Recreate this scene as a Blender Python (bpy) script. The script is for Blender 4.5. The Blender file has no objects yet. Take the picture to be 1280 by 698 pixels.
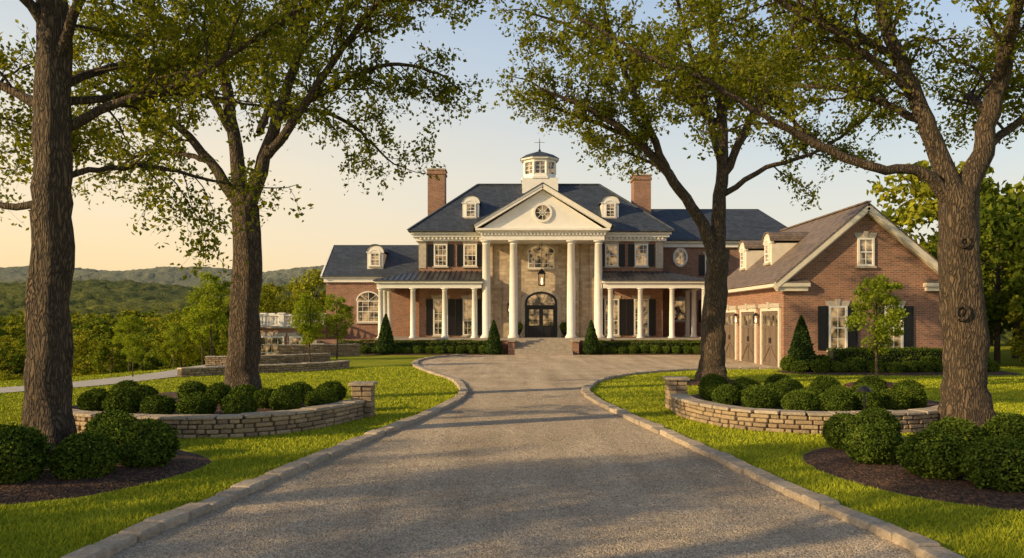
import bpy, math, random
import numpy as np
from mathutils import Vector
random.seed(7); RNG=np.random.default_rng(7)
scene=bpy.context.scene
col=scene.collection

# ------------------------------------------------------------------ helpers
def sstep(a,b,x):
    t=np.clip((x-a)/(b-a),0,1); return t*t*(3-2*t)
def _hash(ix,iy,s):
    n=(ix.astype(np.int64)*374761393+iy.astype(np.int64)*668265263+s*974711)&0x7fffffff
    n=((n^(n>>13))*1274126177)&0x7fffffff
    return ((n^(n>>16))&0xffff)/65535.0
def vnoise(x,y,s=0):
    x=np.asarray(x,float); y=np.asarray(y,float)
    ix=np.floor(x); iy=np.floor(y); fx=x-ix; fy=y-iy
    fx=fx*fx*(3-2*fx); fy=fy*fy*(3-2*fy)
    a=_hash(ix,iy,s); b=_hash(ix+1,iy,s); c=_hash(ix,iy+1,s); d=_hash(ix+1,iy+1,s)
    return (a*(1-fx)+b*fx)*(1-fy)+(c*(1-fx)+d*fx)*fy
def fast_mesh(name,verts,faces,sizes,mats,midx=None,smooth=False):
    me=bpy.data.meshes.new(name)
    verts=np.asarray(verts,np.float32); faces=np.asarray(faces,np.int32).ravel(); sizes=np.asarray(sizes,np.int32)
    me.vertices.add(len(verts)); me.vertices.foreach_set("co",verts.ravel())
    me.loops.add(len(faces)); me.loops.foreach_set("vertex_index",faces)
    me.polygons.add(len(sizes))
    st=np.zeros(len(sizes),np.int32); st[1:]=np.cumsum(sizes)[:-1]
    me.polygons.foreach_set("loop_start",st)
    for m in mats: me.materials.append(m)
    if midx is not None: me.polygons.foreach_set("material_index",np.asarray(midx,np.int32))
    if smooth is True: me.polygons.foreach_set("use_smooth",np.ones(len(sizes),bool))
    elif smooth is not False: me.polygons.foreach_set("use_smooth",np.asarray(smooth,bool))
    me.update(calc_edges=True)
    return me
def add_obj(name,me,parent=None,loc=(0,0,0),rot=0,scale=(1,1,1)):
    o=bpy.data.objects.new(name,me); col.objects.link(o)
    o.location=loc; o.rotation_euler=(0,0,rot); o.scale=scale
    if parent: o.parent=parent
    return o
def empty(name):
    o=bpy.data.objects.new(name,None); col.objects.link(o); return o
class Part:
    def __init__(s): s.v=[]; s.f=[]; s.n=0
    def poly(s,pts,faces):
        b=len(s.v); s.v+= [tuple(p) for p in pts]; s.f+=[tuple(b+i for i in f) for f in faces]
    def hexa(s,p):
        s.poly(p,[(0,3,2,1),(4,5,6,7),(0,1,5,4),(1,2,6,5),(2,3,7,6),(3,0,4,7)])
    def box(s,x0,x1,y0,y1,z0,z1,T=None):
        p=[(x0,y0,z0),(x1,y0,z0),(x1,y1,z0),(x0,y1,z0),(x0,y0,z1),(x1,y0,z1),(x1,y1,z1),(x0,y1,z1)]
        if T: p=[T(*q) for q in p]
        s.hexa(p)
    def obox(s,c,ux,uy,sx,sy,z0,z1):
        c=np.array(c);ux=np.array(ux);uy=np.array(uy);P=[]
        for z in (z0,z1):
            for a,b in ((-1,-1),(1,-1),(1,1),(-1,1)):
                q=c+ux*a*sx/2+uy*b*sy/2; P.append((q[0],q[1],z))
        s.hexa(P)
    def lathe(s,cx,cy,prof,n=20):
        b=len(s.v)
        for r,z in prof:
            for i in range(n):
                a=2*math.pi*i/n; s.v.append((cx+r*math.cos(a),cy+r*math.sin(a),z))
        for k in range(len(prof)-1):
            for i in range(n):
                j=(i+1)%n; s.f.append((b+k*n+i,b+k*n+j,b+(k+1)*n+j,b+(k+1)*n+i))
        s.f.append(tuple(b+(len(prof)-1)*n+i for i in range(n)))
        s.f.append(tuple(b+i for i in reversed(range(n))))
    def beam(s,p,q,w,h,up=(0,0,1)):
        p=Vector(p);q=Vector(q);d=(q-p).normalized();u=Vector(up);side=d.cross(u).normalized();u=side.cross(d)
        P=[]
        for e in (p,q):
            P+= [e-side*w/2-u*h/2, e+side*w/2-u*h/2, e+side*w/2+u*h/2, e-side*w/2+u*h/2]
        s.hexa(P)
    def make(s,name,m,parent=None,smooth=False,bevel=0):
        me=bpy.data.meshes.new(name); me.from_pydata(s.v,[],s.f); me.materials.append(m)
        o=add_obj(name,me,parent)
        import bmesh
        bm=bmesh.new(); bm.from_mesh(me); bmesh.ops.recalc_face_normals(bm,faces=bm.faces); bm.to_mesh(me); bm.free()
        if smooth:
            for p in me.polygons: p.use_smooth=len(p.vertices)==4
        if bevel:
            b=o.modifiers.new("b","BEVEL"); b.width=bevel; b.segments=1
        return o

# ------------------------------------------------------------------ materials
def newmat(name):
    m=bpy.data.materials.new(name); m.use_nodes=True; nt=m.node_tree; nt.nodes.clear()
    out=nt.nodes.new("ShaderNodeOutputMaterial"); b=nt.nodes.new("ShaderNodeBsdfPrincipled")
    nt.links.new(b.outputs[0],out.inputs[0]); return m,nt,b,out
def nd(nt,t,**k):
    n=nt.nodes.new("ShaderNode"+t)
    for a,v in k.items(): setattr(n,a,v)
    return n
def pos(nt): return nd(nt,"NewGeometry").outputs["Position"]
def noise(nt,vec,scale,detail=4,rough=.55):
    n=nd(nt,"TexNoise"); n.inputs["Scale"].default_value=scale; n.inputs["Detail"].default_value=detail; n.inputs["Roughness"].default_value=rough
    nt.links.new(vec,n.inputs["Vector"]); return n.outputs["Fac"]
def ramp(nt,fac,stops):
    r=nd(nt,"ValToRGB"); e=r.color_ramp.elements
    while len(e)<len(stops): e.new(.5)
    for i,(p,c) in enumerate(stops):
        e[i].position=p; e[i].color=(*c,1) if len(c)==3 else c
    nt.links.new(fac,r.inputs[0]); return r.outputs[0]
def mixc(nt,fac,a,b,mode='MIX'):
    m=nd(nt,"Mix",data_type='RGBA',blend_type=mode)
    for sock,v in ((m.inputs[0],fac),(m.inputs[6],a),(m.inputs[7],b)):
        if hasattr(v,"links"): nt.links.new(v,sock)
        else: sock.default_value=v if not isinstance(v,tuple) or len(v)==4 else (*v,1)
    return m.outputs[2]
def math_(nt,op,a,b=0.0):
    m=nd(nt,"Math",operation=op)
    for i,v in enumerate((a,b)):
        if hasattr(v,"links"): nt.links.new(v,m.inputs[i])
        else: m.inputs[i].default_value=v
    return m.outputs[0]
def bump(nt,b,h,strength=.5,dist=.02):
    n=nd(nt,"Bump"); n.inputs["Strength"].default_value=strength; n.inputs["Distance"].default_value=dist
    nt.links.new(h,n.inputs["Height"]); nt.links.new(n.outputs[0],b.inputs["Normal"]); return n
def simple(name,c,rough=.6,var=.12,scale=3,bs=0,bscale=40,metal=0,spec=.4):
    m,nt,b,o=newmat(name); p=pos(nt)
    f=noise(nt,p,scale,4)
    lo=tuple(x*(1-var) for x in c); hi=tuple(min(1,x*(1+var)) for x in c)
    nt.links.new(ramp(nt,f,[(.3,lo),(.7,hi)]),b.inputs["Base Color"])
    b.inputs["Roughness"].default_value=rough; b.inputs["Metallic"].default_value=metal; b.inputs["Specular IOR Level"].default_value=spec
    if bs: bump(nt,b,noise(nt,p,bscale,3),bs,.02)
    return m
def wallcoord(nt,vs=1.0):
    s=nd(nt,"SeparateXYZ"); nt.links.new(pos(nt),s.inputs[0])
    u=math_(nt,'ADD',s.outputs[0],s.outputs[1]); v=math_(nt,'MULTIPLY',s.outputs[2],vs)
    c=nd(nt,"CombineXYZ"); nt.links.new(u,c.inputs[0]); nt.links.new(v,c.inputs[1]); return c.outputs[0]
def brickmat(name,c1,c2,mortar,w,h,ms,rough=.85,vs=1.0,bs=.6,squash=1.0,var=.35,ns=1.2):
    m,nt,b,o=newmat(name); vec=wallcoord(nt,vs)
    t=nd(nt,"TexBrick"); t.inputs["Scale"].default_value=1; t.inputs["Brick Width"].default_value=w; t.inputs["Row Height"].default_value=h
    t.inputs["Mortar Size"].default_value=ms; t.inputs["Color1"].default_value=(*c1,1); t.inputs["Color2"].default_value=(*c2,1); t.inputs["Mortar"].default_value=(*mortar,1)
    t.inputs["Bias"].default_value=0; nt.links.new(vec,t.inputs["Vector"])
    p=pos(nt); n1=noise(nt,p,ns,5,.6); n2=noise(nt,p,9,2)
    f=math_(nt,'ADD',math_(nt,'MULTIPLY',n1,var*1.4),math_(nt,'MULTIPLY',n2,var)); f=math_(nt,'ADD',f,1-var*1.2)
    cc=nd(nt,"CombineXYZ")
    for i in range(3): nt.links.new(f,cc.inputs[i])
    nt.links.new(mixc(nt,1.0,t.outputs["Color"],cc.outputs[0],'MULTIPLY'),b.inputs["Base Color"])
    b.inputs["Roughness"].default_value=rough
    inv=math_(nt,'SUBTRACT',1.0,t.outputs["Fac"]); bump(nt,b,math_(nt,'ADD',inv,math_(nt,'MULTIPLY',n2,.4)),bs,.015)
    return m
def islandstone(name,cols,rough=.85,ns=14):
    m,nt,b,o=newmat(name); g=nd(nt,"NewGeometry"); p=g.outputs["Position"]
    c=ramp(nt,g.outputs["Random Per Island"],[(i/(len(cols)-1),x) for i,x in enumerate(cols)])
    n=noise(nt,p,ns,5,.7); c2=ramp(nt,n,[(.25,(.55,.52,.5)),(.75,(1.15,1.12,1.1))])
    nt.links.new(mixc(nt,1.0,c,c2,'MULTIPLY'),b.inputs["Base Color"]); b.inputs["Roughness"].default_value=rough
    bump(nt,b,noise(nt,p,22,4,.7),.8,.03); return m
def leafmat(name,dark,light,trans=.35,scale=1.2,tcol=None,objvar=False):
    m,nt,b,out=newmat(name); nt.nodes.remove(b); g=nd(nt,"NewGeometry"); p=g.outputs["Position"]
    f=math_(nt,'ADD',math_(nt,'MULTIPLY',noise(nt,p,scale,2),.6),math_(nt,'MULTIPLY',g.outputs["Random Per Island"],.4))
    c=ramp(nt,f,[(.25,dark),(.7,light)])
    if objvar:
        oi=nd(nt,"ObjectInfo"); c=mixc(nt,1.0,c,ramp(nt,oi.outputs["Random"],[(0,(.45,.58,.6)),(.5,(.9,.95,.9)),(1,(1.35,1.2,.95))]),'MULTIPLY')
    b=nd(nt,"BsdfDiffuse"); nt.links.new(c,b.inputs[0])
    if trans<=0:
        nt.links.new(b.outputs[0],out.inputs[0]); return m
    t=nd(nt,"BsdfTranslucent"); nt.links.new(mixc(nt,1.0,c,tcol or (1.5,1.35,.5,1),'MULTIPLY'),t.inputs[0])
    mx=nd(nt,"MixShader"); mx.inputs[0].default_value=trans
    nt.links.new(b.outputs[0],mx.inputs[1]); nt.links.new(t.outputs[0],mx.inputs[2]); nt.links.new(mx.outputs[0],out.inputs[0]); return m

M_brick=brickmat("brick",(.36,.15,.085),(.20,.088,.055),(.32,.25,.19),.30,.10,.014,var=.5)
M_lime=brickmat("limestone",(.58,.47,.33),(.38,.29,.20),(.42,.35,.27),.55,.26,.02,ns=3,var=.45)
M_slate=brickmat("slate_roof",(.062,.075,.098),(.034,.043,.058),(.016,.02,.026),.35,.2,.012,rough=.6,vs=1.4,var=.35)
M_slate2=brickmat("brown_slate_roof",(.23,.165,.12),(.13,.10,.08),(.05,.042,.038),.35,.2,.012,rough=.65,vs=1.4,var=.3)  # browner, paler slate tone than the main roof
M_white=simple("white_paint",(.80,.77,.70),.5,.05,2)
M_cream=simple("cream_trim",(.70,.63,.52),.55,.08,2)
M_metal=simple("standing_seam_metal",(.07,.07,.075),.42,.2,2,metal=.4)
M_black=simple("black_paint",(.012,.012,.014),.4,.1,3)
M_wood=brickmat("garage_wood",(.20,.145,.10),(.15,.11,.08),(.05,.035,.025),.18,4.0,.008,rough=.6,var=.3)
M_capstone=simple("cut_stone",(.46,.40,.32),.8,.18,6,.4,30)
M_floor=simple("porch_stone",(.36,.31,.25),.8,.2,6,.3,30)
def glassmat(name,glow):
    m,nt,b,o=newmat(name); p=pos(nt)
    f=noise(nt,p,1.7,2)
    nt.links.new(ramp(nt,f,[(.35,(.012,.014,.017)),(.7,(.09,.075,.055))]),b.inputs["Base Color"])
    b.inputs["Roughness"].default_value=.06; b.inputs["Specular IOR Level"].default_value=.9
    nt.links.new(ramp(nt,f,[(.42,(.02,.01,.004)),(.66,(1,.6,.25))]),b.inputs["Emission Color"]); b.inputs["Emission Strength"].default_value=glow
    n=nd(nt,"Bump"); n.inputs["Strength"].default_value=.06; n.inputs["Distance"].default_value=.02; nt.links.new(noise(nt,p,2.5,1),n.inputs["Height"]); nt.links.new(n.outputs[0],b.inputs["Normal"])
    return m
M_glass=glassmat("window_glass",.5)
M_lampglow,_nt,_b,_o=newmat("lamp_glow"); _b.inputs["Emission Color"].default_value=(1,.6,.25,1); _b.inputs["Emission Strength"].default_value=5; _b.inputs["Base Color"].default_value=(.8,.6,.4,1)
def barkmat(name,a,b_,):
    m,nt,b,o=newmat(name); p=pos(nt)
    mp=nd(nt,"Mapping"); mp.inputs["Scale"].default_value=(1,1,.2); nt.links.new(p,mp.inputs[0])
    v=nd(nt,"TexVoronoi",feature='DISTANCE_TO_EDGE'); v.inputs["Scale"].default_value=17
    ns=nd(nt,"TexNoise"); ns.inputs["Scale"].default_value=5; ns.inputs["Detail"].default_value=3; nt.links.new(mp.outputs[0],ns.inputs["Vector"])
    add=nd(nt,"VectorMath",operation='MULTIPLY_ADD'); nt.links.new(ns.outputs["Color"],add.inputs[0]); add.inputs[1].default_value=(.3,.3,.3); nt.links.new(mp.outputs[0],add.inputs[2])
    nt.links.new(add.outputs[0],v.inputs["Vector"])
    n=noise(nt,p,3,5,.7); e=math_(nt,'MINIMUM',math_(nt,'MULTIPLY',v.outputs["Distance"],4.0),1.0)
    h=math_(nt,'ADD',e,math_(nt,'MULTIPLY',noise(nt,p,30,3,.7),.6))
    f=math_(nt,'ADD',math_(nt,'MULTIPLY',n,.55),math_(nt,'MULTIPLY',e,.45))
    nt.links.new(ramp(nt,f,[(.2,a),(.8,b_)]),b.inputs["Base Color"]); b.inputs["Roughness"].default_value=.9
    bump(nt,b,h,1.0,.05); return m
M_bark=barkmat("bark",(.032,.023,.015),(.18,.125,.075))
M_leaf=leafmat("tree_leaves",(.085,.115,.016),(.27,.28,.034),.5,1.5)
M_leafbg=leafmat("woodland_leaves",(.07,.105,.016),(.33,.34,.038),.3,.3,objvar=True)
M_leafyoung=leafmat("young_leaves",(.14,.20,.022),(.30,.36,.04),.45,2)
M_box=leafmat("boxwood_leaves",(.03,.058,.010),(.13,.18,.024),0,2.2)
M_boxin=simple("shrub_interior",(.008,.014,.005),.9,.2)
M_conif=leafmat("conifer_leaves",(.022,.055,.016),(.085,.13,.03),0,3)
M_kerb=islandstone("kerb_stone",[(.38,.32,.24),(.54,.45,.33),(.44,.37,.28),(.60,.51,.38)])
M_fieldstone=islandstone("field_stone",[(.32,.23,.14),(.47,.36,.22),(.25,.19,.13),(.53,.41,.26),(.39,.29,.18)])
M_mortar=simple("mortar",(.12,.095,.07),.95,.2)
def mulch():
    m,nt,b,o=newmat("bark_mulch"); p=pos(nt)
    v=nd(nt,"TexVoronoi"); v.inputs["Scale"].default_value=26
    mp=nd(nt,"Mapping"); mp.inputs["Scale"].default_value=(1,.6,1); nt.links.new(p,mp.inputs[0]); nt.links.new(mp.outputs[0],v.inputs["Vector"])
    s=nd(nt,"SeparateColor"); nt.links.new(v.outputs["Color"],s.inputs[0])
    nt.links.new(ramp(nt,s.outputs[0],[(0,(.018,.009,.006)),(.6,(.095,.045,.025)),(1,(.19,.095,.05))]),b.inputs["Base Color"])
    b.inputs["Roughness"].default_value=.95; bump(nt,b,math_(nt,'ADD',v.outputs["Distance"],noise(nt,p,12,3)),1,.06); return m
M_mulch=mulch()
def gravel():
    m,nt,b,o=newmat("gravel"); p=pos(nt)
    v=nd(nt,"TexVoronoi"); v.inputs["Scale"].default_value=48; nt.links.new(p,v.inputs["Vector"])
    s=nd(nt,"SeparateColor"); nt.links.new(v.outputs["Color"],s.inputs[0])
    f=math_(nt,'ADD',math_(nt,'MULTIPLY',s.outputs[0],.6),math_(nt,'MULTIPLY',noise(nt,p,14,2),.4))
    c=ramp(nt,f,[(.1,(.28,.225,.165)),(.5,(.60,.49,.365)),(.9,(.86,.73,.56))])
    big=noise(nt,p,.5,5,.6); mp=nd(nt,"Mapping"); mp.inputs["Scale"].default_value=(1.3,.10,1); nt.links.new(p,mp.inputs[0]); tr=noise(nt,mp.outputs[0],1.0,3)
    c2=ramp(nt,math_(nt,'ADD',math_(nt,'MULTIPLY',big,.45),math_(nt,'MULTIPLY',tr,.55)),[(.36,(.70,.67,.63)),(.62,(1.12,1.1,1.06))])
    nt.links.new(mixc(nt,1.0,c,c2,'MULTIPLY'),b.inputs["Base Color"]); b.inputs["Roughness"].default_value=1; b.inputs["Specular IOR Level"].default_value=.03
    h=math_(nt,'ADD',math_(nt,'MULTIPLY',v.outputs["Distance"],-.6),math_(nt,'MULTIPLY',noise(nt,p,2.6,5,.65),2.8))
    bump(nt,b,h,.9,.045); return m
M_gravel=gravel()
M_path=simple("pale_path",(.45,.41,.35),.9,.12,2,.3)
def groundmat():
    m,nt,b,o=newmat("lawn_and_land"); p=pos(nt)
    s=nd(nt,"SeparateXYZ"); nt.links.new(p,s.inputs[0]); y=s.outputs[1]
    g=math_(nt,'ADD',math_(nt,'MULTIPLY',noise(nt,p,.35,4),.55),math_(nt,'MULTIPLY',noise(nt,p,9,4,.7),.45))
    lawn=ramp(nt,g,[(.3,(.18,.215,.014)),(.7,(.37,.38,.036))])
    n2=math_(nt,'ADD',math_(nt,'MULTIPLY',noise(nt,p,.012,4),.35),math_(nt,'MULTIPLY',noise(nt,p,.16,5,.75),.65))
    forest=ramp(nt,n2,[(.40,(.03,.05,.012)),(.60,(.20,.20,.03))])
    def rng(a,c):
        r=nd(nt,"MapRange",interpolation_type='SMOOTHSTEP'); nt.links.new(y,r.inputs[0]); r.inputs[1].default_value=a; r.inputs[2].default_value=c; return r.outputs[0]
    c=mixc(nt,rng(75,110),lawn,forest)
    c=mixc(nt,rng(450,950),c,mixc(nt,.45,forest,(.13,.15,.07,1)))  # mid-distance haze blended into the hill colour
    c=mixc(nt,rng(1200,1900),c,mixc(nt,.78,forest,(.26,.27,.21,1)))  # stronger aerial haze painted into the far ridge colour
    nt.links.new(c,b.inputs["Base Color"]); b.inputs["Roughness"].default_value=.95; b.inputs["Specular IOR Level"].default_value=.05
    b1=bump(nt,b,noise(nt,p,25,3,.7),.7,.05)
    b2=nd(nt,"Bump"); b2.inputs["Strength"].default_value=1; b2.inputs["Distance"].default_value=7; nt.links.new(math_(nt,'MULTIPLY',noise(nt,p,.14,5,.7),rng(120,200)),b2.inputs["Height"]); nt.links.new(b2.outputs[0],b1.inputs["Normal"])
    return m
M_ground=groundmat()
M_grass=leafmat("grass_blades",(.20,.245,.014),(.45,.47,.04),0,.8)

# ------------------------------------------------------------------ terrain
def H(x,y):
    x=np.asarray(x,float); y=np.asarray(y,float)
    a=-11*sstep(0,1,(-x-15)/45)*sstep(26,60,y)
    b=-11*sstep(88,140,y)
    z=np.minimum(a,b)
    n1=vnoise(x/90+3,y/130,1); n2=vnoise(x/170+7,y/500,2); n3=vnoise(x/700+1.3,y/900,3)
    z=z+(2+11*n1)*sstep(190,430,y)+(30+26*n2)*sstep(560,950,y)+(68+48*n3+10*vnoise(x/160,y/900,8))*sstep(1300,2300,y)
    c=sstep(150,230,y)
    z=z+c*(4*vnoise(x/5,y/6,4)+4*vnoise(x/13,y/13,5))*(1+sstep(700,2000,y)*.6)
    return z
th=np.concatenate([np.radians(np.arange(-180,-52,4.)),np.radians(np.linspace(-52,52,520)),np.radians(np.arange(56,181,4.))])
rr=[1.0]
while rr[-1]<7000: rr.append(rr[-1]*1.0145+.02)
rr=np.array(rr); TH,RR=np.meshgrid(th,rr)
X=RR*np.sin(TH); Y=RR*np.cos(TH); Z=H(X,Y)
nr,nt_=X.shape
V=np.stack([X,Y,Z],-1).reshape(-1,3); V=np.vstack([V,[[0,0,0]]])
i=np.arange(nr-1)[:,None]*nt_+np.arange(nt_-1)[None,:]; i=i.ravel()
F=np.stack([i,i+1,i+nt_+1,i+nt_],-1)
cfan=np.stack([np.full(nt_-1,len(V)-1),np.arange(1,nt_),np.arange(nt_-1)],-1)
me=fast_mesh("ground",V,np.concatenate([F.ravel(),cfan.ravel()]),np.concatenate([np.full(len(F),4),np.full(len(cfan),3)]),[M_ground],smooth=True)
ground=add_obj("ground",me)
if me.polygons[0].normal.z<0: me.flip_normals()

def catmull(P,n=6,closed=False):
    P=np.array(P,float); m=len(P); out=[]
    rngi=range(m) if closed else range(m-1)
    for k in rngi:
        if closed: p0,p1,p2,p3=P[(k-1)%m],P[k],P[(k+1)%m],P[(k+2)%m]
        else: p0,p1,p2,p3=P[max(k-1,0)],P[k],P[k+1],P[min(k+2,m-1)]
        for j in range(n):
            t=j/n; out.append(.5*((2*p1)+(-p0+p2)*t+(2*p0-5*p1+4*p2-p3)*t*t+(-p0+3*p1-3*p2+p3)*t**3))
    if not closed: out.append(P[-1])
    return np.array(out)
def resample(P,step):
    d=np.r_[0,np.cumsum(np.linalg.norm(np.diff(P,axis=0),axis=1))]; n=max(2,int(d[-1]/step)+1); t=np.linspace(0,d[-1],n)
    return np.stack([np.interp(t,d,P[:,k]) for k in range(P.shape[1])],-1)
def sheet(name,poly,z,m):
    from mathutils.geometry import tessellate_polygon
    pts=[Vector((p[0],p[1],0)) for p in poly]; tris=tessellate_polygon([pts])
    me=bpy.data.meshes.new(name); me.from_pydata([(p[0],p[1],z) for p in poly],[],[tuple(t) for t in tris]); me.materials.append(m)
    o=add_obj(name,me)
    if me.polygons[0].normal.z<0: me.flip_normals()
    return o
def inside(px,py,poly):
    r=np.zeros(len(px),bool); n=len(poly); j=n-1
    for k in range(n):
        xi,yi=poly[k][0],poly[k][1]; xj,yj=poly[j][0],poly[j][1]
        if yi!=yj:
            c=((yi>py)!=(yj>py))&(px<(xj-xi)*(py-yi)/(yj-yi)+xi); r^=c
        j=k
    return r
Lk=catmull([(-5.1,-12),(-4.95,0),(-4.54,8.7),(-4.22,10.8),(-3.83,13.2),(-3.2,17),(-2.3,21.7),(-1.75,26),(-1.8,29.5),(-2.6,34.7),(-4.2,40),(-5.5,45.5),(-5.9,51),(-5.0,56),(-3.4,58.6)])
Rk=catmull([(5.3,-12),(5.1,0),(4.62,8.7),(4.33,10.8),(4.0,13.7),(3.6,17.1),(3.04,21.7),(2.65,26),(2.75,29.5),(3.7,33.8),(5.9,38.2),(9.2,41.2),(12.0,42.1),(14.55,42.4)])
drive=np.vstack([Lk,[(-3.4,59.3),(14.58,59.3)],Rk[::-1]])
sheet("gravel_driveway",drive,.012,M_gravel)
R=np.random.default_rng(21); n=60000
py=5*(30/5)**R.random(n); px=R.uniform(-5,5,n)
k=inside(px,py,drive); px=px[k];py=py[k];n=len(px)
s=R.uniform(.005,.014,n)*(1+py/30); a=R.uniform(0,6.28,n)
base=np.array([(1,0,0),(0,1,0),(-1,0,0),(0,-1,0),(0,0,.8)])
ca,sa=np.cos(a),np.sin(a); st_=R.uniform(.6,1.3,n)
P=base[None]*s[:,None,None]; P=P*np.stack([st_,np.ones(n),np.ones(n)],-1)[:,None,:]
Pv=np.stack([P[:,:,0]*ca[:,None]-P[:,:,1]*sa[:,None]+px[:,None],P[:,:,0]*sa[:,None]+P[:,:,1]*ca[:,None]+py[:,None],P[:,:,2]+.014],-1)
tf=np.array([(0,1,4),(1,2,4),(2,3,4),(3,0,4)]); Fp=(tf[None]+np.arange(n)[:,None,None]*5).reshape(-1,3)
M_peb=islandstone("pebbles",[(.32,.26,.20),(.62,.52,.40),(.46,.38,.29),(.80,.69,.54)])
add_obj("loose_gravel",fast_mesh("loose_gravel",Pv.reshape(-1,3),Fp,np.full(len(Fp),3),[M_peb]))
def kerb(name,P):
    P=resample(P,.52); b=Part()
    for k in range(len(P)-1):
        d=P[k+1]-P[k]; L=np.linalg.norm(d); d/=L; n=np.array([-d[1],d[0]]); c=(P[k]+P[k+1])/2+n*random.uniform(-.015,.015)
        a=random.uniform(-.04,.04); d2=d*math.cos(a)+n*math.sin(a); n2=np.array([-d2[1],d2[0]])
        b.obox(c,d2,n2,L-.02,.31+random.uniform(-.03,.03),-.05,.11+random.uniform(-.014,.018))
    return b.make(name,M_kerb,bevel=.025)
kerb("stone_kerb",Lk); kerb("stone_kerb",Rk)

def bed(poly,name="mulch_bed",z=.02,mound=.12):
    P=catmull(poly,5,True); c=P.mean(0); rings=7; V=[];F=[]
    n=len(P)
    for r in range(rings):
        f=1-r/rings
        for p in P:
            q=c+(p-c)*f
            zz=z+mound*(1-f**3)+ (0 if r==0 else .03*float(vnoise(q[0]*5,q[1]*5,9)))
            V.append((q[0]+random.uniform(-.04,.04),q[1]+random.uniform(-.04,.04),zz-(.04 if r==0 else 0)))
    V.append((c[0],c[1],z+mound))
    for r in range(rings-1):
        for k in range(n):
            j=(k+1)%n; F.append((r*n+k,r*n+j,(r+1)*n+j,(r+1)*n+k))
    for k in range(n): F.append(((rings-1)*n+k,(rings-1)*n+(k+1)%n,len(V)-1))
    me=bpy.data.meshes.new(name); me.from_pydata(V,[],F); me.materials.append(M_mulch)
    for p in me.polygons: p.use_smooth=True
    o=add_obj(name,me)
    if sum(p.normal.z for p in me.polygons)<0: me.flip_normals()
    return P
bedL=bed([(-5.45,14.7),(-5.6,13.0),(-6.3,11.7),(-7.6,11.0),(-9.8,10.8),(-11.5,12.5),(-11.6,16),(-10,17.9),(-8.0,17.2),(-6.5,16.0)])
bedR=bed([(5.35,14.9),(5.3,13.2),(5.9,11.6),(7.4,10.5),(9.5,10.2),(12,12),(12.9,16),(12.3,19.6),(10.2,19.0),(8.0,17.3),(6.2,16.3)])
ring1=bed([(7.3,31.6),(9.4,31.4),(10.2,32.6),(9.0,33.8),(7.0,33.7),(6.2,32.6)])
ring2=bed([(13.2,30.2),(14.8,30.2),(15.1,31),(14.3,31.6),(13.1,31.5),(12.8,30.9)],mound=.2)
ring3=bed([(-12,43),(-10.4,42.8),(-9.8,43.8),(-11,44.6),(-12.3,44.2)],mound=.25)
bedH=bed([(-13,59.2),(-8,58.9),(-1.2,59.2),(-.6,60.4),(-.8,61.3),(-6,61.4),(-13.4,61.4),(-13.9,60.2)],mound=.05)
bedH2=bed([(5.9,59.4),(9,59.3),(14,59.3),(15.2,59.9),(15.3,61.2),(10,61.3),(5.6,61.3),(5.4,60.2)],mound=.05)
bedG=bed([(13.3,38.6),(15,37.6),(19,37.2),(24,37.6),(25,40),(24.6,42.8),(19,42.9),(14.7,42.2),(13.2,40.4)],mound=.08)

def stonewall(name,P,h,z0=-.05,th=.4,posts=()):
    e=empty(name); P=catmull(P,8); core=Part(); st=Part(); cap=Part()
    Q=resample(P,.3)
    for k in range(len(Q)-1):
        d=Q[k+1]-Q[k]; L=np.linalg.norm(d); d/=L; n=np.array([-d[1],d[0]])
        core.obox((Q[k]+Q[k+1])/2,d,n,L+.02,th-.09,z0,h-.01)
    nc=max(3,round(h/.12)); hh=h/nc
    d_all=np.r_[0,np.cumsum(np.linalg.norm(np.diff(P,axis=0),axis=1))]
    def at(s): return np.array([np.interp(s,d_all,P[:,0]),np.interp(s,d_all,P[:,1])])
    for c in range(nc):
        s=-random.uniform(0,.2)
        while s<d_all[-1]:
            L=random.uniform(.14,.46); a=at(max(s,0)); b_=at(min(s+L,d_all[-1])); s+=L
            dd=np.linalg.norm(b_-a)
            if dd<.06: continue
            d=(b_-a)/dd; n=np.array([-d[1],d[0]])
            for sgn in (-1,1):
                st.obox((a+b_)/2+n*sgn*(th/2-.05+random.uniform(-.02,.03)),d,n,dd-.016,.12,c*hh+random.uniform(.0,.01),(c+1)*hh-random.uniform(.004,.016))
    Q=resample(P,.55)
    for k in range(len(Q)-1):
        d=Q[k+1]-Q[k]; L=np.linalg.norm(d); d/=L; n=np.array([-d[1],d[0]])
        cap.obox((Q[k]+Q[k+1])/2,d,n,L-.012,th+.10+random.uniform(-.03,.03),h,h+.07+random.uniform(-.01,.012))
    for (x,y,hp,w) in posts:
        ncp=max(3,round(hp/.14)); 
        core.box(x-w/2+.04,x+w/2-.04,y-w/2+.04,y+w/2-.04,z0,hp)
        for c in range(ncp):
            z=c*hp/ncp; zz=(c+1)*hp/ncp-.012
            sp=random.uniform(-.12,.12)
            for (ax,bx) in ((x-w/2,x+sp),(x+sp+.012,x+w/2)): 
                j=random.uniform(-.015,.015); st.box(ax,bx,y-w/2+j,y+w/2+j,z+.004,zz)
        cap.box(x-w/2-.06,x+w/2+.06,y-w/2-.06,y+w/2+.06,hp,hp+.08)
    core.make("core",M_mortar,e); st.make("stones",M_fieldstone,e,bevel=.018); cap.make("cap",M_kerb,e,bevel=.015)
    return P
wL=stonewall("stone_retaining_wall",[(-12.6,22.2),(-11.4,19.6),(-9.6,18.2),(-7.8,17.7),(-6.1,17.8),(-4.9,18.9),(-4.1,21.1)],.42,posts=[(-4.0,21.5,.85,.55)])
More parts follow.
